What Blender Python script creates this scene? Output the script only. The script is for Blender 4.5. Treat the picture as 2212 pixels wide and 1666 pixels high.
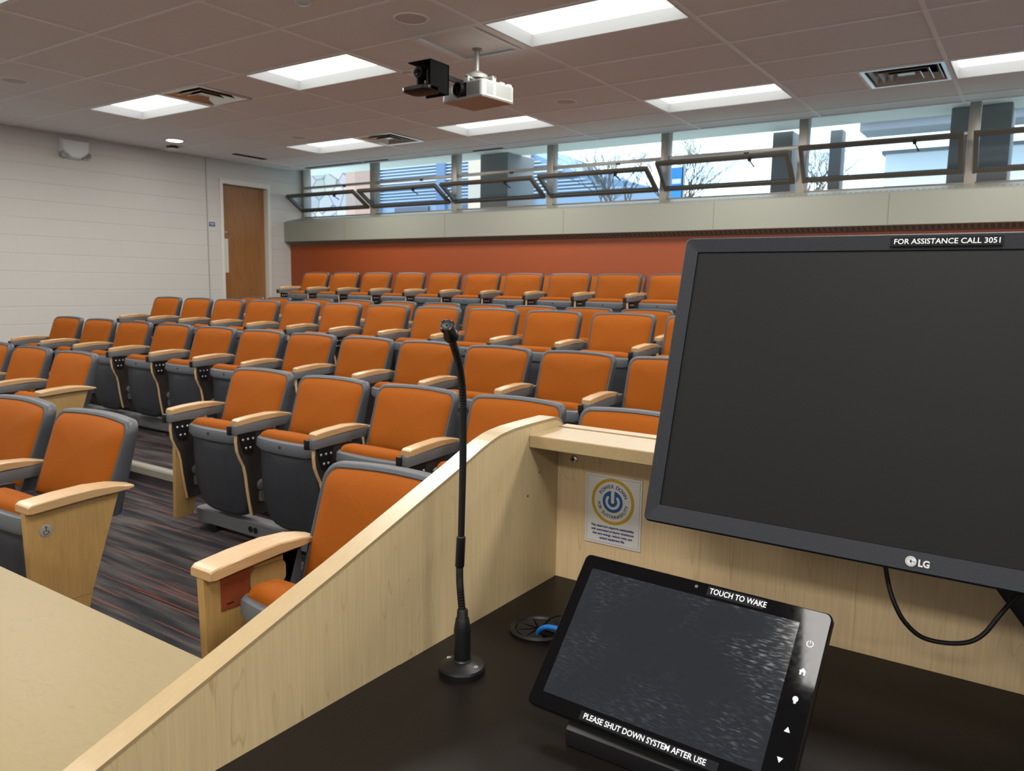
import bpy, bmesh, math, random
from mathutils import Vector, Matrix
for o in list(bpy.data.objects): bpy.data.objects.remove(o)
SC = bpy.context.scene; COL = SC.collection
# ------------------------------------------------------------------ camera, world, exposure
cam_d = bpy.data.cameras.new('camera'); cam = bpy.data.objects.new('camera', cam_d); COL.objects.link(cam)
cam_d.sensor_width = 36.0; cam_d.sensor_fit = 'HORIZONTAL'; cam_d.lens = 1685.47 * 36.0 / 2212.0
cR = Vector((0.82719901, 0.56170376, 0.01518841)); cU = Vector((-0.08407257, 0.09699416, 0.99172775)); cF = Vector((-0.55558402, 0.82163314, -0.12745735))
CAM = Vector((4.40124, -4.26595, 1.30063))
cam.matrix_world = Matrix(((cR.x, cU.x, -cF.x, CAM.x), (cR.y, cU.y, -cF.y, CAM.y), (cR.z, cU.z, -cF.z, CAM.z), (0, 0, 0, 1)))
cam_d.clip_start = 0.02; cam_d.clip_end = 300
cam_d.dof.use_dof = True; cam_d.dof.focus_distance = 1.05; cam_d.dof.aperture_fstop = 15
SC.camera = cam
W = bpy.data.worlds.new('sky'); SC.world = W; W.use_nodes = True
bg = W.node_tree.nodes['Background']; bg.inputs[0].default_value = (0.74, 0.88, 1.0, 1); bg.inputs[1].default_value = 3.3
SC.view_settings.view_transform = 'Standard'; SC.view_settings.look = 'None'; SC.view_settings.gamma = 1; SC.view_settings.use_curve_mapping = False
SC.view_settings.exposure = 0.0
LAMP = 2.2           # radiance of the troffer lenses
TROFFER_W = 43.0     # light thrown down by each troffer
PI = math.pi

# ------------------------------------------------------------------ materials
def newmat(name):
    m = bpy.data.materials.new(name); m.use_nodes = True
    nt = m.node_tree; b = nt.nodes['Principled BSDF']; return m, nt, b
def plain(name, col, rough=.5, metal=0, spec=.5, bump=0, bscale=200, coat=0):
    m, nt, b = newmat(name)
    b.inputs['Base Color'].default_value = (*col, 1); b.inputs['Roughness'].default_value = rough
    b.inputs['Metallic'].default_value = metal; b.inputs['Specular IOR Level'].default_value = spec
    if coat: b.inputs['Coat Weight'].default_value = coat; b.inputs['Coat Roughness'].default_value = .1
    # subtle tone variation so nothing is a dead flat colour
    tc = nt.nodes.new('ShaderNodeTexCoord'); nz = nt.nodes.new('ShaderNodeTexNoise'); nz.inputs['Scale'].default_value = bscale
    nt.links.new(tc.outputs['Object'], nz.inputs['Vector'])
    if bump:
        bp = nt.nodes.new('ShaderNodeBump'); bp.inputs['Strength'].default_value = bump; bp.inputs['Distance'].default_value = .002
        nt.links.new(nz.outputs['Fac'], bp.inputs['Height']); nt.links.new(bp.outputs[0], b.inputs['Normal'])
    else:
        mr = nt.nodes.new('ShaderNodeMapRange'); mr.inputs[3].default_value = max(0, rough - .04); mr.inputs[4].default_value = min(1, rough + .04)
        nt.links.new(nz.outputs['Fac'], mr.inputs[0]); nt.links.new(mr.outputs[0], b.inputs['Roughness'])
    return m
def emit(name, col, s):
    m = bpy.data.materials.new(name); m.use_nodes = True; nt = m.node_tree; nt.nodes.clear()
    e = nt.nodes.new('ShaderNodeEmission'); e.inputs[0].default_value = (*col, 1); e.inputs[1].default_value = s
    o = nt.nodes.new('ShaderNodeOutputMaterial'); nt.links.new(e.outputs[0], o.inputs[0]); return m
def N(nt, t, **k):
    n = nt.nodes.new(t)
    for a, v in k.items(): setattr(n, a, v)
    return n
def math_(nt, op, a, b=None):
    n = N(nt, 'ShaderNodeMath', operation=op)
    for i, v in enumerate((a, b)):
        if v is None: continue
        if hasattr(v, 'is_linked') or hasattr(v, 'links'): nt.links.new(v, n.inputs[i])
        else: n.inputs[i].default_value = v
    return n.outputs[0]
def wood(name, base, line, scl, period=5.0, width=.06, rough=.4, strength=.5, coat=0.0, tone=.12, fine=(300, 300, 8)):
    """scl: how fast the growth-line field varies along x, y, z (object space)."""
    m, nt, b = newmat(name)
    tc = N(nt, 'ShaderNodeTexCoord'); mp = N(nt, 'ShaderNodeMapping'); mp.inputs['Scale'].default_value = scl
    nt.links.new(tc.outputs['Object'], mp.inputs[0])
    nz = N(nt, 'ShaderNodeTexNoise'); nz.inputs['Scale'].default_value = 1; nz.inputs['Detail'].default_value = 2.5; nz.inputs['Roughness'].default_value = .45
    nt.links.new(mp.outputs[0], nz.inputs['Vector'])
    f = math_(nt, 'FRACT', math_(nt, 'MULTIPLY', nz.outputs['Fac'], period * 3))
    d = math_(nt, 'ABSOLUTE', math_(nt, 'SUBTRACT', f, .5))
    mr = N(nt, 'ShaderNodeMapRange'); mr.inputs[1].default_value = 0; mr.inputs[2].default_value = width; mr.inputs[3].default_value = 1; mr.inputs[4].default_value = 0
    nt.links.new(d, mr.inputs[0])
    # lines fade in and out
    n3 = N(nt, 'ShaderNodeTexNoise'); n3.inputs['Scale'].default_value = 2.2; nt.links.new(mp.outputs[0], n3.inputs['Vector'])
    r3 = N(nt, 'ShaderNodeMapRange'); r3.inputs[1].default_value = .35; r3.inputs[2].default_value = .65; r3.inputs[3].default_value = .15; r3.inputs[4].default_value = strength
    nt.links.new(n3.outputs['Fac'], r3.inputs[0])
    fac = math_(nt, 'MULTIPLY', mr.outputs[0], r3.outputs[0])
    # fine pores
    mp2 = N(nt, 'ShaderNodeMapping'); mp2.inputs['Scale'].default_value = fine; nt.links.new(tc.outputs['Object'], mp2.inputs[0])
    n2 = N(nt, 'ShaderNodeTexNoise'); n2.inputs['Scale'].default_value = 1; n2.inputs['Detail'].default_value = 3; nt.links.new(mp2.outputs[0], n2.inputs['Vector'])
    r2 = N(nt, 'ShaderNodeMapRange'); r2.inputs[1].default_value = .3; r2.inputs[2].default_value = .7; r2.inputs[3].default_value = 1 - tone; r2.inputs[4].default_value = 1 + tone * .4
    nt.links.new(n2.outputs['Fac'], r2.inputs[0])
    hsv = N(nt, 'ShaderNodeHueSaturation'); hsv.inputs['Color'].default_value = (*base, 1); nt.links.new(r2.outputs[0], hsv.inputs['Value'])
    mx = N(nt, 'ShaderNodeMix', data_type='RGBA'); nt.links.new(fac, mx.inputs[0]); nt.links.new(hsv.outputs[0], mx.inputs[6]); mx.inputs[7].default_value = (*line, 1)
    nt.links.new(mx.outputs[2], b.inputs['Base Color']); b.inputs['Roughness'].default_value = rough
    if coat: b.inputs['Coat Weight'].default_value = coat; b.inputs['Coat Roughness'].default_value = .15
    return m

def fabric(name, col):
    m, nt, b = newmat(name)
    tc = N(nt, 'ShaderNodeTexCoord'); v = N(nt, 'ShaderNodeTexVoronoi'); v.inputs['Scale'].default_value = 420
    nt.links.new(tc.outputs['Object'], v.inputs['Vector'])
    bp = N(nt, 'ShaderNodeBump'); bp.inputs['Strength'].default_value = .35; bp.inputs['Distance'].default_value = .001
    nt.links.new(v.outputs['Distance'], bp.inputs['Height']); nt.links.new(bp.outputs[0], b.inputs['Normal'])
    mr = N(nt, 'ShaderNodeMapRange'); mr.inputs[3].default_value = 1.06; mr.inputs[4].default_value = .86; nt.links.new(v.outputs['Distance'], mr.inputs[0]); mr.inputs[2].default_value = .7
    hsv = N(nt, 'ShaderNodeHueSaturation'); hsv.inputs['Color'].default_value = (*col, 1); nt.links.new(mr.outputs[0], hsv.inputs['Value'])
    nt.links.new(hsv.outputs[0], b.inputs['Base Color']); b.inputs['Roughness'].default_value = .8; b.inputs['Specular IOR Level'].default_value = .25
    b.inputs['Specular IOR Level'].default_value = .12
    return m
M = {}
M['fabric'] = fabric('orange_fabric', (.262, .067, .0038))
M['shell'] = plain('charcoal_plastic', (.034, .039, .047), .48, bump=.12, bscale=900)
M['lip'] = plain('grey_plastic', (.10, .112, .124), .45)
M['pan'] = plain('seat_pan_plastic', (.026, .030, .037), .46, bump=.12, bscale=900)
M['rail'] = plain('grey_painted_steel', (.095, .10, .103), .48)
M['black'] = plain('black_plastic', (.0065, .0065, .007), .42, spec=.35)
M['dark'] = plain('dark_laminate', (.022, .018, .016), .5)
M['bolt'] = plain('bolt_steel', (.62, .62, .62), .35, metal=.6)
M['arm'] = wood('oak_armrest', (.415, .265, .127), (.33, .19, .08), (30, 5, 30), period=2.2, width=.2, rough=.42, strength=.35, coat=.12, fine=(220, 12, 220))
M['panel'] = wood('maple_end_panel', (.32, .195, .066), (.25, .145, .048), (10, 8, 2.2), period=1.5, width=.22, rough=.38, strength=.25, coat=.2, fine=(180, 180, 12))
M['ply'] = plain('plywood_edge', (.50, .33, .17), .5)
M['maple_v'] = wood('maple_laminate_vertical', (.56, .435, .245), (.34, .20, .085), (15, 15, 1.7), period=3.2, width=.022, rough=.42, strength=.6, tone=.10, fine=(260, 260, 9))
M['maple_dark'] = wood('maple_laminate_back_panel', (.68, .505, .29), (.36, .21, .085), (15, 15, 1.5), period=3.2, width=.024, rough=.42, strength=.6, tone=.10, fine=(260, 260, 9))
M['maple_top'] = wood('maple_laminate_edge', (.345, .252, .128), (.33, .225, .11), (5, 1.2, 5), period=2, width=.08, rough=.36, strength=.3, coat=.15, tone=.07, fine=(220, 10, 220))
M['maple_table'] = wood('maple_laminate_worktop', (.184, .130, .038), (.118, .074, .020), (9, 17, 9), period=3.0, width=.05, rough=.42, strength=.45, tone=.06, fine=(60, 200, 60))
M['black_lam'] = plain('black_laminate', (.0075, .0055, .0045), .38, spec=.17, bump=.05, bscale=1500)
M['wallw'] = None
def block_wall():
    m, nt, b = newmat('painted_block')
    tc = N(nt, 'ShaderNodeTexCoord'); sp = N(nt, 'ShaderNodeSeparateXYZ'); nt.links.new(tc.outputs['Object'], sp.inputs[0])
    cb = N(nt, 'ShaderNodeCombineXYZ'); nt.links.new(sp.outputs[1], cb.inputs[0]); nt.links.new(math_(nt, 'SUBTRACT', sp.outputs[2], .1535), cb.inputs[1])
    br = N(nt, 'ShaderNodeTexBrick'); br.inputs['Scale'].default_value = 1; br.inputs['Mortar Size'].default_value = .006; br.inputs['Mortar Smooth'].default_value = .35
    br.inputs['Brick Width'].default_value = .4064; br.inputs['Row Height'].default_value = .2032
    br.inputs['Color1'].default_value = (.50, .485, .458, 1); br.inputs['Color2'].default_value = (.495, .48, .453, 1); br.inputs['Mortar'].default_value = (.485, .47, .443, 1)
    nt.links.new(cb.outputs[0], br.inputs['Vector'])
    # bed joints stand out more than the filled head joints
    rz = math_(nt, 'FRACT', math_(nt, 'DIVIDE', math_(nt, 'SUBTRACT', sp.outputs[2], .1535), .2032))
    dz = math_(nt, 'ABSOLUTE', math_(nt, 'SUBTRACT', rz, .5))
    j = N(nt, 'ShaderNodeMapRange'); j.inputs[1].default_value = .465; j.inputs[2].default_value = .5; j.inputs[3].default_value = 0; j.inputs[4].default_value = 1; nt.links.new(dz, j.inputs[0])
    nz = N(nt, 'ShaderNodeTexNoise'); nz.inputs['Scale'].default_value = 60; nt.links.new(tc.outputs['Object'], nz.inputs['Vector'])
    h = math_(nt, 'ADD', math_(nt, 'MULTIPLY', j.outputs[0], -1.0), math_(nt, 'MULTIPLY', br.outputs['Fac'], -.06))
    h = math_(nt, 'ADD', h, math_(nt, 'MULTIPLY', nz.outputs['Fac'], .15))
    bp = N(nt, 'ShaderNodeBump'); bp.inputs['Strength'].default_value = .45; bp.inputs['Distance'].default_value = .006; nt.links.new(h, bp.inputs['Height'])
    nt.links.new(bp.outputs[0], b.inputs['Normal']); nt.links.new(br.outputs['Color'], b.inputs['Base Color']); b.inputs['Roughness'].default_value = .55
    return m
M['block'] = block_wall()
M['white'] = plain('white_paint', (.84, .84, .84), .5, bump=.05, bscale=80)
M['apron'] = plain('cream_enamel', (.235, .24, .20), .42)
M['trimgrey'] = plain('door_frame_paint', (.58, .58, .53), .45)
M['orangewall'] = plain('burnt_orange_paint', (.245, .044, .004), .5, bump=.08, bscale=60)
M['tile'] = plain('ceiling_tile', (.86, .90, .93), .85, bump=.25, bscale=350)
M['tbar'] = plain('ceiling_grid_paint', (.95, .97, .98), .5)
M['fixture'] = plain('fixture_white', (.62, .65, .66), .45)
M['lens'] = emit('troffer_lens', (1.0, .97, .93), LAMP)
M['lens2'] = emit('downlight_lens', (1.0, .96, .88), 30)
M['speaker'] = plain('speaker_grille', (.66, .66, .66), .7)
M['alum'] = plain('diffuser_aluminium', (.62, .61, .58), .22, metal=.85)
M['hollow'] = plain('duct_dark', (.005, .005, .005), .8, spec=.06)
M['bronze'] = plain('bronze_window_frame', (.09, .078, .066), .4, metal=.3)
M['mull'] = plain('mullion_aluminium', (.30, .275, .24), .38, metal=.35)
M['nosing'] = plain('stair_nosing', (.20, .185, .15), .6)
M['base'] = plain('baseboard_rubber', (.035, .03, .028), .6)
M['monitor'] = plain('monitor_plastic', (.010, .0125, .018), .5, spec=.3, bump=.25, bscale=1800)
M['screen'] = plain('matte_screen', (.004, .0045, .005), .5, spec=.22)
M['glassblack'] = plain('gloss_black_glass', (.003, .003, .0035), .05, spec=.2)
M['labeltape'] = plain('label_tape_black', (.004, .004, .006), .5, spec=.12)
M['ink_white'] = plain('white_print', (.72, .76, .78), .5)
M['silver'] = plain('silver_print', (.55, .55, .55), .4)
M['paper'] = plain('white_card', (.66, .645, .62), .45)
M['gold'] = plain('gold_ink', (.50, .33, .012), .5)
M['navy'] = plain('navy_ink', (.012, .055, .20), .5)
M['blueink'] = plain('blue_ink', (.004, .10, .33), .5)
M['teal'] = plain('teal_ink', (.01, .10, .10), .5)
M['bluecable'] = plain('blue_cable', (.01, .16, .55), .4)
M['proj'] = plain('projector_white', (.33, .34, .325), .5)
M['projgrey'] = plain('projector_grille', (.15, .16, .155), .5)
M['chrome'] = plain('brushed_steel', (.6, .6, .6), .22, metal=1)
M['redplate'] = plain('red_brown_plate', (.20, .045, .016), .35)
M['led_blue'] = emit('blue_indicator', (.08, .12, 1.0), 3.0)
M['led_green'] = emit('green_indicator', (.05, 1.0, .15), 1.6)
M['doorwood'] = wood('oak_door', (.255, .115, .036), (.15, .06, .018), (7, 7, .9), period=2, width=.3, rough=.42, strength=.35, coat=.1, tone=.16, fine=(120, 120, 4))
M['signblue'] = plain('sign_blue', (.012, .05, .16), .4)
def carpet_mat():
    m, nt, b = newmat('striped_carpet')
    tc = N(nt, 'ShaderNodeTexCoord')
    def streak(sc, lo, hi, seed):
        mp = N(nt, 'ShaderNodeMapping'); mp.inputs['Scale'].default_value = sc; mp.inputs['Location'].default_value = (seed, seed * 2.3, 0); nt.links.new(tc.outputs['Object'], mp.inputs[0])
        nz = N(nt, 'ShaderNodeTexNoise'); nz.inputs['Scale'].default_value = 1; nz.inputs['Detail'].default_value = 2; nt.links.new(mp.outputs[0], nz.inputs['Vector'])
        r = N(nt, 'ShaderNodeMapRange'); r.inputs[1].default_value = lo; r.inputs[2].default_value = hi; nt.links.new(nz.outputs['Fac'], r.inputs[0]); return r.outputs[0]
    s1 = streak((1.6, 14, 1), .40, .66, 3); s2 = streak((1.1, 62, 1), .60, .645, 9); s3 = streak((1.9, 26, 1), .52, .66, 17)
    m1 = N(nt, 'ShaderNodeMix', data_type='RGBA'); m1.inputs[6].default_value = (.015, .0155, .018, 1); m1.inputs[7].default_value = (.052, .049, .050, 1); nt.links.new(s1, m1.inputs[0])
    m2 = N(nt, 'ShaderNodeMix', data_type='RGBA'); nt.links.new(m1.outputs[2], m2.inputs[6]); m2.inputs[7].default_value = (.085, .073, .068, 1); nt.links.new(math_(nt, 'MULTIPLY', s3, .55), m2.inputs[0])
    m3 = N(nt, 'ShaderNodeMix', data_type='RGBA'); nt.links.new(m2.outputs[2], m3.inputs[6]); m3.inputs[7].default_value = (.23, .062, .032, 1); nt.links.new(math_(nt, 'MULTIPLY', s2, .52), m3.inputs[0])
    f = N(nt, 'ShaderNodeTexNoise'); f.inputs['Scale'].default_value = 320; nt.links.new(tc.outputs['Object'], f.inputs['Vector'])
    r = N(nt, 'ShaderNodeMapRange'); r.inputs[1].default_value = .3; r.inputs[2].default_value = .7; r.inputs[3].default_value = .6; r.inputs[4].default_value = 1.4; nt.links.new(f.outputs['Fac'], r.inputs[0])
    hsv = N(nt, 'ShaderNodeHueSaturation'); nt.links.new(m3.outputs[2], hsv.inputs['Color']); nt.links.new(r.outputs[0], hsv.inputs['Value'])
    nt.links.new(hsv.outputs[0], b.inputs['Base Color']); b.inputs['Roughness'].default_value = .95; b.inputs['Specular IOR Level'].default_value = .1
    bp = N(nt, 'ShaderNodeBump'); bp.inputs['Strength'].default_value = .6; bp.inputs['Distance'].default_value = .003; nt.links.new(f.outputs['Fac'], bp.inputs['Height']); nt.links.new(bp.outputs[0], b.inputs['Normal'])
    return m
M['carpet'] = carpet_mat()
def glass_mat(name, tint, refl=.08):
    m = bpy.data.materials.new(name); m.use_nodes = True; nt = m.node_tree; nt.nodes.clear()
    t = N(nt, 'ShaderNodeBsdfTransparent'); t.inputs[0].default_value = (*tint, 1); g = N(nt, 'ShaderNodeBsdfGlossy'); g.inputs['Roughness'].default_value = .03
    lw_n = N(nt, 'ShaderNodeLayerWeight'); lw_n.inputs[0].default_value = .5; mx = N(nt, 'ShaderNodeMixShader'); o = N(nt, 'ShaderNodeOutputMaterial')
    fr = math_(nt, 'ADD', math_(nt, 'MULTIPLY', math_(nt, 'POWER', lw_n.outputs['Facing'], 5.0), .8), .04)
    nt.links.new(fr, mx.inputs[0]); nt.links.new(t.outputs[0], mx.inputs[1]); nt.links.new(g.outputs[0], mx.inputs[2]); nt.links.new(mx.outputs[0], o.inputs[0]); return m
M['glass'] = glass_mat('window_glass', (.86, .93, .96)); M['glass2'] = glass_mat('sash_glass', (.72, .84, .95))
def screen_mat():
    m, nt, b = newmat('smudged_touch_screen')
    tc = N(nt, 'ShaderNodeTexCoord'); mp = N(nt, 'ShaderNodeMapping'); mp.inputs['Scale'].default_value = (110, 1, 620); mp.inputs['Rotation'].default_value = (0, .25, 0); nt.links.new(tc.outputs['Object'], mp.inputs[0])
    nz = N(nt, 'ShaderNodeTexNoise'); nz.inputs['Scale'].default_value = 1; nz.inputs['Detail'].default_value = 4; nt.links.new(mp.outputs[0], nz.inputs['Vector'])
    n2 = N(nt, 'ShaderNodeTexNoise'); n2.inputs['Scale'].default_value = 16; n2.inputs['Detail'].default_value = 2; nt.links.new(tc.outputs['Object'], n2.inputs['Vector'])
    a = N(nt, 'ShaderNodeMapRange'); a.inputs[1].default_value = .5; a.inputs[2].default_value = .72; nt.links.new(nz.outputs['Fac'], a.inputs[0])
    c = N(nt, 'ShaderNodeMapRange'); c.inputs[1].default_value = .42; c.inputs[2].default_value = .62; nt.links.new(n2.outputs['Fac'], c.inputs[0])
    s = math_(nt, 'MULTIPLY', a.outputs[0], c.outputs[0])
    mx = N(nt, 'ShaderNodeMix', data_type='RGBA'); nt.links.new(math_(nt, 'MULTIPLY', s, .8), mx.inputs[0]); mx.inputs[6].default_value = (.014, .017, .022, 1); mx.inputs[7].default_value = (.036, .042, .053, 1)
    nt.links.new(mx.outputs[2], b.inputs['Base Color'])
    r = N(nt, 'ShaderNodeMapRange'); r.inputs[3].default_value = .07; r.inputs[4].default_value = .3; b.inputs['Specular IOR Level'].default_value = .6; nt.links.new(s, r.inputs[0]); nt.links.new(r.outputs[0], b.inputs['Roughness'])
    return m
M['touch'] = screen_mat()

# ------------------------------------------------------------------ mesh helpers
class MB:
    def __init__(s): s.v = []; s.f = []
    def add(s, vs, fs):
        n = len(s.v); s.v += [tuple(v) for v in vs]; s.f += [tuple(i + n for i in f) for f in fs]; return s
    def box(s, x0, x1, y0, y1, z0, z1, mat=None):
        vs = [Vector(p) for p in ((x0, y0, z0), (x1, y0, z0), (x1, y1, z0), (x0, y1, z0), (x0, y0, z1), (x1, y0, z1), (x1, y1, z1), (x0, y1, z1))]
        if mat is not None: vs = [mat @ v for v in vs]
        return s.add(vs, [(0, 3, 2, 1), (4, 5, 6, 7), (0, 1, 5, 4), (1, 2, 6, 5), (2, 3, 7, 6), (3, 0, 4, 7)])
    def prism(s, prof, a0, a1, axis=0):
        """prof: (p,q) outline in the plane across `axis`; extruded a0..a1."""
        def mk(a, p, q):
            return (a, p, q) if axis == 0 else ((p, a, q) if axis == 1 else (p, q, a))
        n = len(prof); vs = [mk(a0, *p) for p in prof] + [mk(a1, *p) for p in prof]
        fs = [(i, (i + 1) % n, n + (i + 1) % n, n + i) for i in range(n)] + [tuple(range(n))[::-1], tuple(range(n, 2 * n))]
        return s.add(vs, fs)
    def lathe(s, prof, c=(0, 0, 0), seg=32, mat=None, cap=True):
        """prof: (r, z) pairs, around local z."""
        vs = []; n = len(prof)
        for k in range(seg):
            a = 2 * PI * k / seg
            for r, z in prof:
                v = Vector((r * math.cos(a), r * math.sin(a), z))
                if mat is not None: v = mat @ v
                vs.append(v + Vector(c))
        fs = [(k * n + i, ((k + 1) % seg) * n + i, ((k + 1) % seg) * n + i + 1, k * n + i + 1) for k in range(seg) for i in range(n - 1)]
        if cap: fs += [tuple(k * n for k in range(seg))[::-1], tuple(k * n + n - 1 for k in range(seg))]
        return s.add(vs, fs)
    def tube(s, pts, r, seg=10, cap=True):
        pts = [Vector(p) for p in pts]; rs = r if isinstance(r, (list, tuple)) else [r] * len(pts)
        vs = []; up = Vector((0, 0, 1)); prev = None
        for i, p in enumerate(pts):
            d = (pts[min(i + 1, len(pts) - 1)] - pts[max(i - 1, 0)]).normalized()
            if prev is None:
                a = d.cross(up if abs(d.z) < .9 else Vector((1, 0, 0))).normalized()
            else:
                a = (prev - d * prev.dot(d)).normalized()
            prev = a; b = d.cross(a)
            for k in range(seg):
                t = 2 * PI * k / seg; vs.append(p + (a * math.cos(t) + b * math.sin(t)) * rs[i])
        fs = [(i * seg + k, i * seg + (k + 1) % seg, (i + 1) * seg + (k + 1) % seg, (i + 1) * seg + k) for i in range(len(pts) - 1) for k in range(seg)]
        if cap: fs += [tuple(range(seg))[::-1], tuple((len(pts) - 1) * seg + k for k in range(seg))]
        return s.add(vs, fs)
    def rings(s, rings, cap0=False, cap1=False):
        n = len(rings[0]); vs = [p for r in rings for p in r]
        fs = [(i * n + k, i * n + (k + 1) % n, (i + 1) * n + (k + 1) % n, (i + 1) * n + k) for i in range(len(rings) - 1) for k in range(n)]
        if cap0: fs.append(tuple(range(n))[::-1])
        if cap1: fs.append(tuple((len(rings) - 1) * n + k for k in range(n)))
        return s.add(vs, fs)
    def build(s, name, mat, parent=None, smooth=False, bevel=0, seg=2, angle=40, sharp=None):
        me = bpy.data.meshes.new(name); me.from_pydata(s.v, [], s.f)
        bm = bmesh.new(); bm.from_mesh(me); bmesh.ops.recalc_face_normals(bm, faces=bm.faces)
        if bevel:
            ed = [e for e in bm.edges if len(e.link_faces) == 2 and e.calc_face_angle(0) > math.radians(angle)]
            bmesh.ops.bevel(bm, geom=ed, offset=bevel, segments=seg, profile=.6, affect='EDGES', clamp_overlap=True)
        bm.to_mesh(me); bm.free()
        me.materials.append(mat)
        o = bpy.data.objects.new(name, me); COL.objects.link(o)
        if smooth or bevel:
            for p in me.polygons: p.use_smooth = True
            me.set_sharp_from_angle(angle=math.radians(sharp if sharp else (42 if smooth else 32)))
        if parent is not None: o.parent = parent
        return o
def tag(o, label=None, cat=None, group=None, kind=None):
    if label: o['label'] = label
    if cat: o['category'] = cat
    if group: o['group'] = group
    if kind: o['kind'] = kind
    return o
def empty(name, loc=(0, 0, 0), mat=None):
    o = bpy.data.objects.new(name, None); COL.objects.link(o); o.empty_display_size = .1
    if mat is not None: o.matrix_world = mat
    else: o.location = loc
    return o
def copy_tree(o, parent=None):
    c = o.copy(); COL.objects.link(c)
    if parent is not None: c.parent = parent
    for ch in KIDS.get(o.name, []) if False else list(o.children): copy_tree(ch, c)
    return c
KIDS = {}
FONT = bpy.data.fonts.load('<builtin>') if '<builtin>' in [f.filepath for f in bpy.data.fonts] else None
def text_polys(txt, size, align='LEFT', spacing=1.0, bold=0.0):
    """returns verts (x,y), faces of flat lettering"""
    cu = bpy.data.curves.new('lettering', 'FONT'); cu.body = txt; cu.size = size; cu.align_x = align; cu.align_y = 'CENTER'; cu.space_character = spacing
    cu.offset = bold; cu.resolution_u = 3
    ob = bpy.data.objects.new('lettering_tmp', cu); COL.objects.link(ob)
    dg = bpy.context.evaluated_depsgraph_get(); dg.update()
    me = bpy.data.meshes.new_from_object(ob.evaluated_get(dg))
    vs = [(v.co.x, v.co.y) for v in me.vertices]; fs = [tuple(p.vertices) for p in me.polygons]
    bpy.data.objects.remove(ob); bpy.data.curves.remove(cu); bpy.data.meshes.remove(me)
    return vs, fs
def text(name, txt, size, mat, parent, fn, align='LEFT', spacing=1.0, bold=0.0):
    """fn maps (u,v) to local coordinates of the parent"""
    vs, fs = text_polys(txt, size, align, spacing, bold)
    mb = MB(); mb.add([fn(u, v) for u, v in vs], fs); return mb.build(name, mat, parent)
def rrect(w, h, r, n=5, cx=0, cy=0):
    pts = []
    for (sx, sy, a0) in ((1, 1, 0), (-1, 1, 90), (-1, -1, 180), (1, -1, 270)):
        for k in range(n + 1):
            a = math.radians(a0 + 90 * k / n); pts.append((cx + sx * (w / 2 - r) + r * math.cos(a), cy + sy * (h / 2 - r) + r * math.sin(a)))
    return pts

# ------------------------------------------------------------------ setting: floors, walls, ceiling
ZC = 2.98; T12, T3, T45, T67 = -.06, .055, .24, .55
Y3, Y45, Y67 = -1.40, -.33, 1.86
XL, XR, YF, YB = -5.3, 9.70, -9.6, 3.92
fl = MB()
prof = [(YF, T12 - .15), (YF, T12), (Y3, T12), (Y3, T3), (Y45, T3), (Y45, T45), (Y67, T45), (Y67, T67), (4.3, T67), (4.3, T12 - .15)]
tag(fl.prism(prof, XL, XR).build('floor', M['carpet']), 'dark striped carpet on stepped lecture room floor', 'floor', kind='structure')
def nosing(name, y, z, x0, x1):
    tag(MB().prism([(y - .012, z - .05), (y - .012, z - .006), (y - .004, z + .004), (y + .05, z + .004), (y + .05, z + .0005), (y - .0005, z + .0005), (y - .0005, z - .05)], x0, x1).build(name, M['nosing']), 'pale rubber nosing on a seating step', 'stair nosing', kind='structure')
nosing('trim_1', Y3, T3, XL, XR); nosing('trim_2', Y45, T45, XL, XR); nosing('trim_3', Y67, T67, XL, XR)
# left wall with the door opening
DY0, DY1, DZ1 = 2.68, 3.545, 2.725
lw = MB(); lw.box(XL - .2, XL, YF, DY0 + .03, T12 - .15, 3.3); lw.box(XL - .2, XL, DY1 - .03, 4.35, T12 - .15, 3.3); lw.box(XL - .2, XL, DY0 + .03, DY1 - .03, DZ1 - .03, 3.3)
tag(lw.build('wall_left', M['block']), 'white painted concrete block wall with door', 'wall', kind='structure')
tag(MB().box(XL - .2, XR + .2, YF - .2, YF, T12 - .15, 3.3).build('wall_front', M['white']), 'white front wall', 'wall', kind='structure')
tag(MB().box(XR, XR + .2, YF, 4.35, T12 - .15, 3.3).build('wall_right', M['white']), 'white right wall', 'wall', kind='structure')
tag(MB().box(XL, XR, YB, 4.3, T67 - .2, 1.90).build('wall_back', M['orangewall']), 'burnt orange back wall below the window apron', 'wall', kind='structure')
tag(MB().box(XL - .2, XR + .2, 4.2, 4.4, 3.06, 3.3).build('wall_back_upper', M['white']), 'wall strip above the clerestory windows', 'wall', kind='structure')
# apron box below the windows: body with vertical joints, slatted grille on its slope and under it
ap = empty('trim_4', (0, 0, 0)); tag(ap, 'cream metal convector casing running under the windows', 'apron', kind='structure')
MB().prism([(3.80, 1.91), (3.80, 2.20), (3.86, 2.222), (4.155, 2.29), (4.3, 2.29), (4.3, 1.90), (3.95, 1.90), (3.90, 1.862)], XL + .002, XR - .002).build('casing', M['apron'], ap)
j = MB()
for x in (-4.0, -2.15, -.36, 1.46, 3.13, 4.9): j.box(x - .003, x + .003, 3.7985, 3.80, 1.915, 2.20)
j.build('joint', plain('casing_joint', (.16, .16, .135), .6), ap)  # thin darker strips mark the vertical seams between casing sections
g1 = MB(); g2 = MB()
for k in range(300):
    x = XL + .05 + k * .052
    if x > XR - .05: break
    s0 = 3.87; s1 = 3.94
    g1.add([(x, s0, 2.2253), (x + .03, s0, 2.2253), (x + .03, s1, 2.2414), (x, s1, 2.2414)], [(0, 1, 2, 3)])
    g2.add([(x, 3.815, 1.9015), (x + .034, 3.815, 1.9015), (x + .034, 3.885, 1.8685), (x, 3.885, 1.8685)], [(0, 1, 2, 3)])
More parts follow.
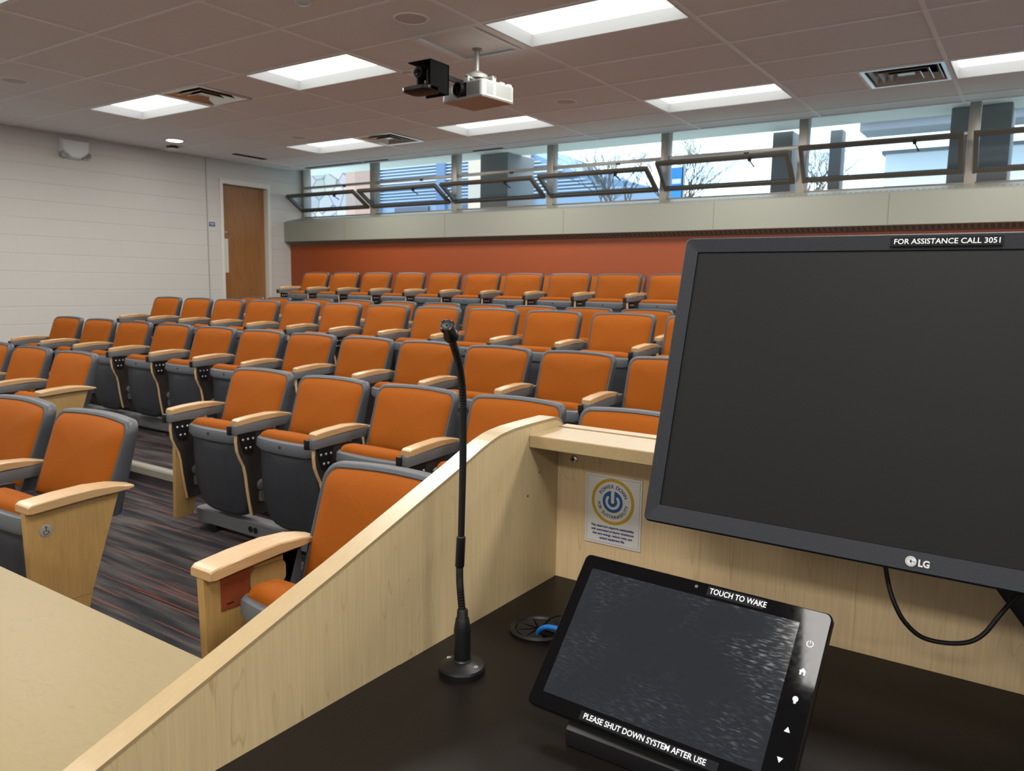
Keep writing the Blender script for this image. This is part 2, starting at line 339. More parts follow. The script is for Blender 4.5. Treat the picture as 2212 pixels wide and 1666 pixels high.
g1.build('top_grille', plain('grille_top', (.20, .20, .165), .6), ap); g2.build('under_grille', plain('grille_under', (.13, .125, .11), .7), ap)
# baseboard and left wall pipe
tag(MB().prism([(XL, T45), (XL + .012, T45), (XL + .012, T45 + .1), (XL, T45 + .1)], Y45, Y67, axis=1).build('baseboard_left', M['base']), 'dark rubber baseboard on left wall', 'baseboard', kind='structure')
tag(MB().prism([(XL, T12), (XL + .012, T12), (XL + .012, .15), (XL, .15)], YF, Y3, axis=1).build('baseboard_left_front', M['base']), 'dark rubber baseboard on left wall', 'baseboard', kind='structure')
tag(MB().box(XL, XL + .006, 2.468, 2.482, T67, ZC).build('trim_5', plain('control_joint', (.30, .30, .285), .6)), 'dark vertical control joint in block wall', 'joint', kind='structure')
# ceiling tiles with openings
U, V = 1.2192, .6096
lights = [(u, v) for v in (4, 0, -4, -8, -12) for u in (-3, -1, 1, 3, 5)]
occ = set()
for u, v in lights: occ |= {(2 * u, v), (2 * u + 1, v)}
vents = [(-4, 0), (-4, 4), (5, 4)]
for h in vents: occ.add(h)
occ.add((1, 0))
ce = MB()
xs = [XL] + [k * V for k in range(-8, 16)] + [XR]
for i in range(len(xs) - 1):
    x0, x1 = xs[i], xs[i + 1]; hx = round(x0 / V) if i > 0 else -9
    v = -16
    while v < 7:
        y0 = max(v * V, YF); y1 = min((v + 1) * V, 3.95)
        if v == 6: y1 = 3.95
        if (hx, v) not in occ and y1 > y0: ce.add([(x0, y0, ZC + .004), (x1, y0, ZC + .004), (x1, y1, ZC + .004), (x0, y1, ZC + .004)], [(0, 1, 2, 3)])
        v += 1
        if v * V >= 3.95: break
ce.box(XL, XR, 3.93, 3.95, ZC - .004, 3.07); ce.box(XL, XR, 3.93, 4.25, 3.06, 3.10); ce.box(XL - .1, XR + .1, YF - .1, 4.3, 3.27, 3.30)
tag(ce.build('ceiling', M['tile']), 'suspended ceiling of beige acoustic tiles', 'ceiling', kind='structure')
gb = MB()
k = -4
while k * U < XR:
    gb.box(k * U - .013, k * U + .013, YF, 3.93, ZC - .003, ZC + .0035); k += 1
for v in range(-15, 7):
    gb.box(XL, XR, v * V - .011, v * V + .011, ZC - .002, ZC + .003)
for hx, v in vents + [(1, 0)]:
    gb.box(hx * V - .012 if hx != 5 else hx * V - .012, hx * V + .012, v * V, (v + 1) * V, ZC - .001, ZC + .0035)
tag(gb.build('trim_6', M['tbar']), 'painted metal grid bars of the suspended ceiling', 'ceiling grid', kind='structure')

# ------------------------------------------------------------------ ceiling fixtures
def troffer():
    t = empty('troffer_light'); w, d = U / 2 - .015, V / 2 - .015; h = .080
    f = MB(); o = [(-w, -d), (w, -d), (w, d), (-w, d)]; iw, idp = w - .022, d - .016; q = [(-iw, -idp), (iw, -idp), (iw, idp), (-iw, idp)]
    w2, d2 = w - .012, d - .012; p = [(-w2, -d2), (w2, -d2), (w2, d2), (-w2, d2)]
    f.rings([[(x, y, .006) for x, y in o], [(x, y, -.003) for x, y in o], [(x, y, -.003) for x, y in p], [(x, y, h) for x, y in q], [(x, y, h + .03) for x, y in q], [(x, y, h + .03) for x, y in o], [(x, y, .006) for x, y in o]])
    f.build('housing', M['fixture'], t)
    MB().add([(-iw, -idp, h - .001), (iw, -idp, h - .001), (iw, idp, h - .001), (-iw, idp, h - .001)], [(0, 3, 2, 1)]).build('lens', M['lens'], t)
    ld = bpy.data.lights.new('troffer_lamp', 'AREA'); ld.shape = 'RECTANGLE'; ld.size = 2 * iw - .04; ld.size_y = 2 * idp - .04; ld.energy = TROFFER_W; ld.color = (1.0, .965, .91); ld.spread = math.radians(180)
    lo_ = bpy.data.objects.new('troffer_lamp', ld); COL.objects.link(lo_); lo_.location = (0, 0, -.006); lo_.parent = t
    return t
tl = {(1, 0): 'large recessed fluorescent ceiling light nearest the camera beside projector hatch', (-1, 0): 'recessed ceiling light left of the black ceiling camera', (-3, 0): 'recessed ceiling light touching metal air diffuser near left wall',
      (1, 4): 'recessed ceiling light above the middle windows right of projector', (-1, 4): 'recessed ceiling light just below the projector near windows', (-3, 4): 'small far recessed ceiling light beside diffuser near window corner',
      (3, 4): 'recessed ceiling light cut by the right picture edge beside diffuser', (-1, -4): 'recessed ceiling light just clipping the top left picture corner'}
T0 = None
for u, v in lights:
    t = troffer() if T0 is None else copy_tree(T0)
    if T0 is None: T0 = t
    t.location = ((u + .5) * U, (v + .5) * V, ZC)
    tag(t, tl.get((u, v), 'recessed ceiling light over the front of the room, outside the picture'), 'ceiling light', 'recessed ceiling lights')
def diffuser():
    t = empty('air_diffuser'); a = V / 2 - .012
    def sq(r, z): return [(-r, -r, z), (r, -r, z), (r, r, z), (-r, r, z)]
    MB().rings([sq(a, .004), sq(a, -.003), sq(a - .028, -.003), sq(a - .05, .05)]).build('frame', M['alum'], t)
    for k, (r0, z0, r1, z1) in enumerate(((.245, .004, .20, .05), (.18, .0, .135, .045), (.115, -.004, .075, .03))):
        MB().rings([sq(r0, z0), sq(r0 - .003, z0 - .004), sq(r1, z1), sq(r0, z0)]).build('louvre', M['alum'], t)
    MB().rings([sq(.075, .03), sq(.06, .012)], cap1=True).build('core', M['alum'], t)
    MB().add(sq(a - .01, .09), [(0, 1, 2, 3)]).rings([sq(a - .01, .09), sq(a - .01, .004)]).build('duct', M['hollow'], t)
    return t
D0 = None
for (hx, v), lb in zip(vents, ('square metal air diffuser nearest the left wall, joined to ceiling light', 'small far square metal air diffuser close to the windows', 'square metal air diffuser at right with shiny crumpled louvres')):
    t = diffuser() if D0 is None else copy_tree(D0)
    if D0 is None: D0 = t
    t.location = ((hx + .5) * V, (v + .5) * V, ZC); tag(t, lb, 'air diffuser', 'square air diffusers')
S0 = None
for (x, y, r), lb in zip(((.897, -.30, 1.05), (-3.10, -.90, 1.0), (.606, 2.16, .92), (-3.0, 2.13, .9)),
                         ('large round ceiling speaker between near lights', 'round ceiling speaker at far left picture edge', 'round ceiling speaker with pale rim right of the projector', 'tiny far round ceiling speaker above the far ceiling light')):
    if S0 is None:
        t = S0 = empty('ceiling_speaker')
        MB().lathe([(.11, 0), (.108, -.006), (.098, -.006), (.096, -.002)], cap=False).build('rim', M['tbar'], t, smooth=True)
        MB().lathe([(.0971, -.002), (.05, -.0045), (.001, -.005)], cap=False).build('grille', M['speaker'], t, smooth=True)
    else: t = copy_tree(S0)
    t.location = (x, y, ZC + .004); t.scale = (r, r, 1); tag(t, lb, 'ceiling speaker', 'round ceiling speakers')
t = empty('downlight', (-4.503, 1.506, ZC)); tag(t, 'small round glowing downlight close to the left wall', 'downlight')
MB().lathe([(.115, .004), (.113, -.004), (.095, -.004), (.09, .004)], cap=False).build('trim_ring', M['fixture'], t, smooth=True)
MB().lathe([(.0905, .0), (.001, -.0015)], cap=False).build('lens', M['lens2'], t)
t = empty('occupancy_sensor', (-4.9, 1.73, ZC)); tag(t, 'small white dome sensor with dark band under ceiling by left wall', 'sensor')
MB().lathe([(.07, .004), (.07, -.02), (.06, -.024)], cap=True).build('base', M['base'], t, smooth=True)
MB().lathe([(.06, -.024), (.085, -.03), (.09, -.042), (.075, -.056), (.03, -.062), (.001, -.063)], cap=False).build('dome', M['fixture'], t, smooth=True)
t = empty('smoke_detector', (.60, -.93, ZC)); tag(t, 'white round smoke detector cut by the top picture edge', 'smoke detector')
MB().lathe([(.065, .004), (.065, -.015), (.058, -.02)], cap=True).build('base', M['fixture'], t, smooth=True)
MB().lathe([(.05, -.018), (.05, -.03), (.035, -.042), (.001, -.044)], cap=False).build('sensing_head', M['fixture'], t, smooth=True)
def slot(x0, x1, y0, y1, lb):
    o = MB().box(x0, x1, y0, y1, ZC - .003, ZC + .003).build('linear_vent', M['hollow']); tag(o, lb, 'linear vent', 'dark linear ceiling vents')
slot(-4.74, -4.66, 2.49, 3.0, 'short dark linear vent in ceiling near the door')
slot(-4.85, -3.2, 3.84, 3.87, 'long thin dark slot vent above the two leftmost windows')
slot(-1.75, -1.3, 3.86, 3.89, 'short dark slot vent above the third window')

# projector hatch, projector, camera
t = empty('ceiling_hatch_plate', (0, 0, 0)); tag(t, 'white metal plate closing ceiling tile above the projector', 'ceiling plate')
MB().box(.66, 1.10, .03, .585, ZC + .012, ZC + .018).build('plate', M['white'], t)
MB().box(.62, 1.21, -.0, .61, ZC + .03, ZC + .034).build('dark_gap', M['hollow'], t)
MB().box(1.12, 1.15, .01, .60, ZC - .004, ZC + .012).box(1.17, 1.21, .01, .60, ZC - .002, ZC + .006).box(.615, .65, .01, .60, ZC - .004, ZC + .01).box(.62, 1.2, .0, .03, ZC - .003, ZC + .012).build('slide_rail', M['tbar'], t)
PM = Matrix.Translation((.895, .425, 2.60)) @ Matrix.Rotation(math.radians(-7), 4, 'Z')
t = empty('ceiling_projector', mat=PM); tag(t, 'white ceiling projector with round black lens hanging from pole', 'projector')
pb = MB(); body = rrect(.404, .34, .03, 6)
pb.rings([[(x * .97, y * .97, 0) for x, y in body], [(x, y, .006) for x, y in body], [(x, y, .108) for x, y in body], [(x * .97, y * .97, .114) for x, y in body]], cap0=True, cap1=True)
pb.build('body', M['proj'], t, smooth=True)
lr = Matrix.Rotation(PI / 2, 4, 'X')
MB().box(-.045, .050, -.1715, -.166, .012, .108).build('lens_bay', M['black'], t)
MB().lathe([(.052, 0), (.050, .03), (.042, .034), (.036, .012), (.03, .010)], c=(-.018, -.168, .064), mat=lr, cap=False).build('lens_ring', M['black'], t, smooth=True)
MB().lathe([(.036, .014), (.025, .021), (.001, .024)], c=(-.018, -.168, .064), mat=lr, cap=False).build('lens_glass', M['glassblack'], t, smooth=True)
g = MB()
for k in range(12): g.box(.2015, .2035, -.13, -.055, .018 + k * .0075, .0215 + k * .0075).box(.2015, .2035, -.03, .14, .018 + k * .0075, .0215 + k * .0075)
g.build('side_vent', M['projgrey'], t)
g = MB()
for k in range(19): g.box(.055 + k * .0065, .0585 + k * .0065, -.1712, -.1695, .014, .104)
g.build('front_vent', M['projgrey'], t)
MB().box(-.195, .195, -.16, .16, -.002, .0005).build('base_plate', plain('projector_underside', (.50, .38, .30), .6), t)
text('lettering', 'EPSON', .016, M['black'], t, lambda u, v: (-.165 + u, -.1712, .05 + v))
MB().lathe([(.001, 0), (.006, .001), (.006, -.004)], c=(-.185, -.165, .012), mat=lr, cap=False).build('blue_indicator', M['led_blue'], t)
MB().lathe([(.008, .114), (.008, .120), (.001, .121)], c=(.16, .02, 0), cap=False).build('green_indicator', M['led_green'], t)
g = MB(); g.lathe([(.02, .114), (.02, .124), (.001, .124)], c=(.03, -.13, 0), cap=False, seg=16)
g.box(.12, .17, .05, .10, .114, .135); g.box(.15, .19, .11, .15, .114, .128); g.build('connector_block', M['proj'], t, bevel=.003)
t = empty('projector_mount', (.895, .43, ZC)); tag(t, 'grey pole mount with white spider bracket holding the projector', 'projector mount')
MB().lathe([(.019, .02), (.019, -.16)], c=(-.04, .03, 0), seg=20).lathe([(.035, .012), (.035, .004), (.02, .002)], c=(-.04, .03, 0), cap=False).build('pole', plain('pole_grey', (.30, .30, .29), .35, metal=.3), t, smooth=True)
MB().lathe([(.034, -.15), (.08, -.175), (.08, -.20), (.066, -.20), (.066, -.18), (.02, -.16)], c=(-.04, .03, 0), cap=False).build('collar', M['proj'], t, smooth=True)
MB().box(-.14, .12, .02, .045, -.215, -.20).box(-.05, -.025, -.1, .14, -.215, -.20).box(-.14, -.12, .01, .05, -.26, -.2).box(.10, .12, .01, .05, -.265, -.2).box(-.06, -.02, .12, .14, -.265, -.2).box(-.06, -.02, -.1, -.08, -.265, -.2).build('spider_bracket', M['proj'], t, bevel=.003)
t = empty('ceiling_camera', (.765, .03, 2.62)); tag(t, 'black pan and tilt camera on black ceiling bracket', 'camera')
MB().box(-.10, .10, -.10, .10, .172, .180).box(.09, .10, -.10, .10, -.02, .18).box(-.10, .10, .085, .10, -.02, .18).build('bracket', M['hollow'], t, bevel=.002)
MB().box(.04, .06, .10, .40, .10, .13).build('mount_rod', M['black'], t, smooth=True)
pl = rrect(.24, .17, .05, 6, -.02, -.055)
MB().rings([[(x * .94, y * .94, -.02) for x, y in pl], [(x, y, -.012) for x, y in pl], [(x, y, .008) for x, y in pl], [(x * .85, y * .8, .02) for x, y in pl]], cap0=True, cap1=True).build('camera_base', M['black'], t, smooth=True)
MB().box(-.035, -.018, -.09, -.02, .02, .12).box(.055, .072, -.09, -.02, .02, .12).build('yoke', M['black'], t, bevel=.008)
MB().lathe([(.001, -.045), (.035, -.04), (.042, -.01), (.042, .03), (.036, .05), (.034, .045), (.001, .044)], c=(-.012, -.05, .105), mat=lr, cap=False, seg=24).build('camera_head', M['black'], t, smooth=True)
MB().lathe([(.026, .046), (.001, .052)], c=(-.012, -.05, .105), mat=lr, cap=False, seg=24).build('lens', M['glassblack'], t, smooth=True)
MB().tube([(-.15, -.1, .12), (-.10, -.07, .125)], .006, 8).build('antenna', M['proj'], t, smooth=True)

# emergency light on the left wall
t = empty('emergency_light', (XL, .69, 2.70)); tag(t, 'white emergency light unit with two lamp heads high on left wall', 'emergency light')
MB().rings([[(.0, -.17, .225), (.0, .17, .225), (.0, .16, .08), (.0, .06, .0), (.0, -.06, .0), (.0, -.16, .08)], [(.07, -.165, .222), (.07, .165, .222), (.07, .15, .09), (.07, .055, .012), (.07, -.055, .012), (.07, -.15, .09)], [(.085, -.15, .21), (.085, .15, .21), (.085, .135, .1), (.085, .05, .025), (.085, -.05, .025), (.085, -.135, .1)]], cap0=True, cap1=True).build('housing', M['fixture'], t, smooth=True)
for s in (-1, 1):
    mm = Matrix.Translation((.065, s * .135, .045)) @ Matrix.Rotation(math.radians(55), 4, 'Y') @ Matrix.Rotation(math.radians(s * 25), 4, 'X')
    h = MB().lathe([(.015, -.03), (.035, -.01), (.045, .02), (.045, .026), (.038, .028), (.001, .018)], mat=mm, cap=False, seg=20).build('lamp_head', M['chrome'], t, smooth=True)
# door
t = empty('door_1', (0, 0, 0)); tag(t, 'brown oak door with painted frame in left wall', 'door', kind='structure')
MB().box(XL - .12, XL - .075, 2.725, 3.50, T67, 2.66).build('door_leaf', M['doorwood'], t)
MB().prism([(2.68, T67), (2.68, 2.725), (3.545, 2.725), (3.545, T67), (3.495, T67), (3.495, 2.66), (2.73, 2.66), (2.73, T67)], XL - .19, XL + .018).build('door_frame', M['trimgrey'], t, bevel=.004)
MB().box(XL - .075, XL - .07, 2.735, 2.85, 1.42, 1.90).build('push_plate', M['trimgrey'], t)
MB().tube([(XL - .07, 2.78, 1.99), (XL - .03, 2.78, 1.99), (XL - .025, 2.80, 1.99)], .016, 10).build('door_knob', M['chrome'], t, smooth=True)
t = empty('room_sign', (XL + .001, 2.545, 2.085)); tag(t, 'small dark blue room sign beside the door frame', 'sign')
MB().box(0, .006, -.045, .045, -.03, .025).build('plate', M['signblue'], t)
g = MB()
for k, (a, b) in enumerate(((-.035, -.02), (-.016, -.004), (0, .012), (.016, .034))): g.box(.006, .0065, a, b, -.004, .008)
g.box(.006, .0065, -.02, .02, -.02, -.016); g.build('lettering', M['ink_white'], t)

# ------------------------------------------------------------------ clerestory windows
YG = 4.2; MX = [-5.29 + 1.5045 * k for k in range(11)]; MX[0] = XL + .01; MX[10] = XR
wl = ['leftmost clerestory window with sash overlapping the corner', 'second clerestory window from left', 'third clerestory window from left', 'fourth clerestory window from left', 'fifth clerestory window from left', 'sixth clerestory window from left', 'clerestory window at right picture edge', 'clerestory window beyond right picture edge'] + ['clerestory window far beyond right picture edge'] * 2
for i in range(10):
    x0, x1 = MX[i], MX[i + 1]; w = empty('window_%d' % (i + 1), (x0, YG, 2.29)); tag(w, wl[i], 'window', kind='structure')
    L = x1 - x0; h = .045
    MB().box(-h, h, -.05, .07, -.01, .82).build('mullion', M['mull'], w, bevel=.004)
    MB().box(h, L - h, -.03, .04, .440, .472).build('transom', M['mull'], w, bevel=.003)
    MB().box(h, L - h, -.035, .05, -.01, .015).build('sill', M['bronze'], w, bevel=.003)
    MB().add([(h, .01, .47), (L - h, .01, .47), (L - h, .01, .80), (h, .01, .80)], [(0, 1, 2, 3)]).build('upper_pane', M['glass'], w)
    cl = MB().box(L * .6, L * .6 + .05, -.05, -.035, .42, .445).build('catch', M['black'], w)
    # tilted-in hopper sash, hinged low
    an = math.radians((58, 58, 58, 57, 47, 36, 35, 35, 40, 50)[i])
    S = empty('sash', (0, 0, 0)); S.parent = w; S.location = (0, -.045, .10); S.rotation_euler = (an, 0, 0)
    H = .395; a, b = .02, L - .055; fr = .042
    MB().rings([[(a, -.02, 0), (b, -.02, 0), (b, -.02, H), (a, -.02, H)], [(a + fr, -.02, fr), (b - fr, -.02, fr), (b - fr, -.02, H - fr), (a + fr, -.02, H - fr)], [(a + fr, .02, fr), (b - fr, .02, fr), (b - fr, .02, H - fr), (a + fr, .02, H - fr)], [(a, .02, 0), (b, .02, 0), (b, .02, H), (a, .02, H)], [(a, -.02, 0), (b, -.02, 0), (b, -.02, H), (a, -.02, H)]]).build('sash_frame', M['bronze'], S)
    MB().add([(a + fr, 0, fr), (b - fr, 0, fr), (b - fr, 0, H - fr), (a + fr, 0, H - fr)], [(0, 1, 2, 3)]).build('sash_pane', M['glass2'], S)
    MB().box(b * .72, b * .72 + .03, -.05, -.02, H - .05, H - .02).tube([(b * .72 + .015, -.045, H - .035), (b * .72 + .05, -.05, H - .12)], .007, 6).build('sash_handle', M['black'], S)

# ------------------------------------------------------------------ outside
concr = plain('outside_concrete', (.20, .205, .21), .8, bump=.3, bscale=25)
concr2 = plain('outside_pale_concrete', (.24, .26, .29), .8, bump=.3, bscale=25)
soff = plain('soffit_paint', (.80, .86, .80), .7)
tag(MB().box(-14, 14, 4.42, 5.55, 3.19, 3.45).build('eave_soffit', soff), 'pale green white overhanging soffit outside the windows', 'soffit', kind='structure')
tag(MB().box(-60, 60, 4.4, 90, .9, 1.0).build('ground_outside', plain('outside_ground', (.50, .52, .48), .9)), 'paved ground outside', 'ground', kind='structure')
for (x0, x1, y0, y1, lb) in ((-2.62, -2.13, 5.2, 5.9, 'dark square concrete column outside the third window'), (1.50, 1.74, 5.6, 5.9, 'slim dark column outside the fifth window'), (2.12, 2.26, 5.8, 6.0, 'slim concrete column at left of sixth window'), (3.44, 3.98, 5.2, 5.9, 'broad dark concrete column outside the window at right edge')):
    tag(MB().box(x0, x1, y0, y1, 1.0, 3.19).build('concrete_column', concr, bevel=.01), lb, 'column', 'concrete columns outside the windows')
tag(MB().box(1.9, 9, 8.6, 9.2, 3.66, 3.88).box(1.9, 9, 8.5, 8.6, 3.80, 3.92).build('concrete_beam', concr2), 'long concrete beam seen through upper right windows', 'beam')
# stone wall
def stone_mat():
    m, nt, b = newmat('fieldstone')
    tc = N(nt, 'ShaderNodeTexCoord'); v = N(nt, 'ShaderNodeTexVoronoi'); v.inputs['Scale'].default_value = 2.6; nt.links.new(tc.outputs['Object'], v.inputs['Vector'])
    v2 = N(nt, 'ShaderNodeTexVoronoi', feature='DISTANCE_TO_EDGE'); v2.inputs['Scale'].default_value = 2.6; nt.links.new(tc.outputs['Object'], v2.inputs['Vector'])
    r = N(nt, 'ShaderNodeMapRange'); r.inputs[1].default_value = .0; r.inputs[2].default_value = .05; nt.links.new(v2.outputs['Distance'], r.inputs[0])
    h = N(nt, 'ShaderNodeHueSaturation'); h.inputs['Saturation'].default_value = .22; h.inputs['Value'].default_value = .62; nt.links.new(v.outputs['Color'], h.inputs['Color'])
    a = N(nt, 'ShaderNodeMix', data_type='RGBA'); a.inputs[0].default_value = .55; nt.links.new(h.outputs[0], a.inputs[6]); a.inputs[7].default_value = (.40, .38, .35, 1)
    mx = N(nt, 'ShaderNodeMix', data_type='RGBA'); nt.links.new(r.outputs[0], mx.inputs[0]); mx.inputs[6].default_value = (.10, .11, .13, 1); nt.links.new(a.outputs[2], mx.inputs[7])
    nt.links.new(mx.outputs[2], b.inputs['Base Color']); b.inputs['Roughness'].default_value = .85; return m
tag(MB().box(-14, -9.35, 9.0, 9.6, 1.0, 5.2).build('stone_wall', stone_mat()), 'rough fieldstone wall outside the leftmost window', 'stone wall')
tag(MB().box(-9.35, -9.05, 9.0, 9.5, 1.0, 5.2).build('brick_pier', plain('pink_brick', (.45, .30, .24), .8)), 'pinkish brick pier beside the stone wall outside', 'pier')
# louvred building
bl = empty('office_building', (0, 0, 0)); tag(bl, 'blue grey office building with white horizontal louvres outside', 'building')
bluew = plain('blue_facade', (.20, .30, .43), .6); louv = plain('louvre_white', (.50, .56, .62), .5)
MB().prism([(-24, 1.0), (-24, 6.2), (-11.0, 6.2), (-7.2, 4.62), (-4.6, 4.0), (-4.6, 1.0)], 16.0, 22, axis=1).build('facade', bluew, bl)
g = MB()
for k in range(22):
    z = 4.05 + k * .1
    xe = -5.0 if z < 4.1 else (-11.2 + max(0, (6.1 - z)) * 2.55)
    g.box(-23.5, min(xe, -5.2) - .1, 15.9, 16.0, z, z + .035)
g.build('louvre', louv, bl)
pil = plain('blue_pilaster', (.12, .20, .34), .6); gz = plain('dark_glazing', (.05, .08, .13), .2)
for x in (-15.2, -12.3, -9.0): MB().box(x, x + .35, 15.85, 16.02, 1.0, 6.1 if x < -11 else 5.2).build('pilaster', pil, bl)
for x in (-17.5, -14.2, -11.3): MB().box(x, x + 1.5, 15.93, 16.01, 2.8, 3.85).build('window_strip', gz, bl)
tag(MB().box(-2.9, -2.35, 7.4, 7.6, 1.0, 4.6).build('beige_pier', plain('beige_render', (.62, .50, .40), .8)), 'beige rendered pier left of the dark column outside', 'pier') if False else None
tag(MB().box(-5.75, -4.4, 9.0, 9.3, 1.0, 5.4).build('beige_wall', plain('beige_render', (.60, .48, .38), .8)), 'beige rendered wall slab outside the third window', 'wall slab')
wb = empty('white_building', (0, 0, 0)); tag(wb, 'bright white building slab seen through the right windows', 'building')
MB().box(2.15, 12, 9.4, 12, 1.0, 3.42).build('wall', plain('white_render', (.78, .84, .86), .7), wb); MB().box(2.1, 12, 9.35, 12.1, 3.42, 3.47).build('parapet', concr, wb)
t = empty('blue_sign', (-1.32, 9.0, 0)); tag(t, 'blue banner sign on a post outside the fifth window', 'sign')
MB().box(0, .30, 0, .05, 2.7, 3.40).build('panel', plain('banner_blue', (.02, .22, .60), .5), t); MB().box(.0, .05, -.005, .0, 2.7, 3.40).box(.1, .26, -.005, 0, 3.12, 3.20).build('white_stripe', M['ink_white'], t)
MB().box(.28, .32, 0, .05, 1.0, 3.42).build('post', M['mull'], t)
bark = plain('bark', (.085, .075, .062), .9); bark2 = plain('budding_twigs', (.16, .17, .08), .9)
def tree(x, y, h, seed, lb, name='bare_tree'):
    rnd = random.Random(seed); mb = MB(); tw = MB()
    def grow(p, d, l, r, lv):
        q = p + d * l; mid = p + d * l * .5 + Vector((rnd.uniform(-1, 1), rnd.uniform(-1, 1), 0)) * l * .06
        (mb if lv > 1 else tw).tube([p, mid, q], [r, r * .85, r * .7], 5 if lv > 3 else 3, cap=False)
        if lv == 0: return
        for k in range(3 if lv > 3 else rnd.choice((2, 3, 3))):
            a = rnd.uniform(0, 2 * PI); t = rnd.uniform(.35, .85)
            nd = (d + Vector((math.cos(a), math.sin(a), rnd.uniform(-.05, .5))) * t).normalized()
            grow(q, nd, l * rnd.uniform(.62, .85), r * .58, lv - 1)
    grow(Vector((0, 0, 0)), Vector((0, 0, 1)), h * .25, h * .017, 7)
    t = empty(name, (x, y, 1.0)); tag(t, lb, 'tree', 'bare trees outside the windows')
    mb.build('trunk', bark, t); tw.build('twigs', bark2, t)
tree(-4.5, 13.2, 4.6, 4, 'bare tree outside right part of fourth window'); tree(-2.5, 11.4, 4.0, 11, 'bare tree outside left part of fifth window'); tree(-.15, 13.2, 4.2, 23, 'bare tree outside right part of fifth window')

# ------------------------------------------------------------------ auditorium seats
HB = .884
def lean(z): return -.36 * (HB - z)
def outline_back(hw_t, hw_b, z0, z1, r, arch, n=5, m=6):
    """closed outline (x,z), counter-clockwise"""
    pts = []
    def hw(z): return hw_b + (hw_t - hw_b) * (z - z0) / (z1 - z0)
    # right side up, top right corner, top edge, top left, left side, bottom
    for k in range(m): z = z0 + (z1 - r - z0) * k / m; pts.append((hw(z), z))
    for k in range(n + 1): a = PI / 2 * k / n; pts.append((hw(z1 - r) - r + r * math.cos(a), z1 - r + r * math.sin(a)))
    for k in range(1, m): x = (hw_t - r) * (1 - 2 * k / m); pts.append((x, z1 + arch * (1 - (x / (hw_t - r)) ** 2)))
    for k in range(n + 1): a = PI / 2 * (1 - k / n); pts.append((-(hw(z1 - r) - r + r * math.cos(a)), z1 - r + r * math.sin(a)))
    for k in range(m): z = z1 - r - (z1 - r - z0) * (k + 1) / m; pts.append((-hw(z), z))
    for k in range(1, m): pts.append((-hw_b + 2 * hw_b * k / m, z0))
    return pts
def shrink(pts, s, c=None):
    if c is None: c = (0, sum(p[1] for p in pts) / len(pts))
    return [(c[0] + (x - c[0]) * s, c[1] + (z - c[1]) * s) for x, z in pts]
def curve_in(x): return .028 - .028 * 1.0 * (x / .24) ** 2
def inset(pts, d):
    c = (0, (min(p[1] for p in pts) + max(p[1] for p in pts)) / 2); hw = max(p[0] for p in pts); hh = max(p[1] for p in pts) - c[1]
    return [(x * (1 - d / hw), c[1] + (z - c[1]) * (1 - d / hh)) for x, z in pts]
def seat_outline(s=1.0, zt=.602):
    half = [(.10, .135), (.155, .146), (.188, .168), (.208, .205), (.216, .26), (.216, .33), (.209, .42), (.202, .50), (.199, .55), (.197, zt - .01), (.190, zt)]
    pts = [(x * s, z) for x, z in half]
    top = [(.188 * s * (1 - 2 * k / 6), zt + .008 * (1 - (1 - 2 * k / 6) ** 2)) for k in range(1, 6)]
    left = [(-x * s, z) for x, z in half[::-1]]; bot = [(-.10 * s + .2 * s * k / 4, .135) for k in range(1, 4)]
    return pts + top + left + bot
def seat_y(x, z):      # front face of the folded seat
    t = (z - .135) / (.602 - .135)
    return -.282 - .053 * t - .014 * math.sin(PI * min(1, max(0, t))) + .32 * x * x
def arm_mesh(xc, w, y0=-.40, y1=-.06, name='armrest', parent=None):
    st = [(y0, .677, .656, 1.0), (y0 + .012, .683, .655, 1.0), (-.30, .692, .662, 1.0), (-.20, .697, .668, 1.0), (-.125, .692, .669, .98), (y1 - .025, .684, .670, .9), (y1, .678, .670, .62)]
    R = []
    for i, (y, zt, zb, s) in enumerate(st):
        hw = w / 2 * s; c = .0035
        if i == 0: hw -= .004
        sh = -.0 if xc > 0 else .0
        R.append([(xc + sh - hw + c, y, zt), (xc + sh + hw - c, y, zt), (xc + sh + hw, y, zt - c), (xc + sh + hw, y, zb + c * .4), (xc + sh + hw - c * .4, y, zb), (xc + sh - hw + c * .4, y, zb), (xc + sh - hw, y, zb + c * .4), (xc + sh - hw, y, zt - c)])
    return MB().rings(R, cap0=True, cap1=True).build(name, M['arm'], parent, smooth=True, sharp=30)
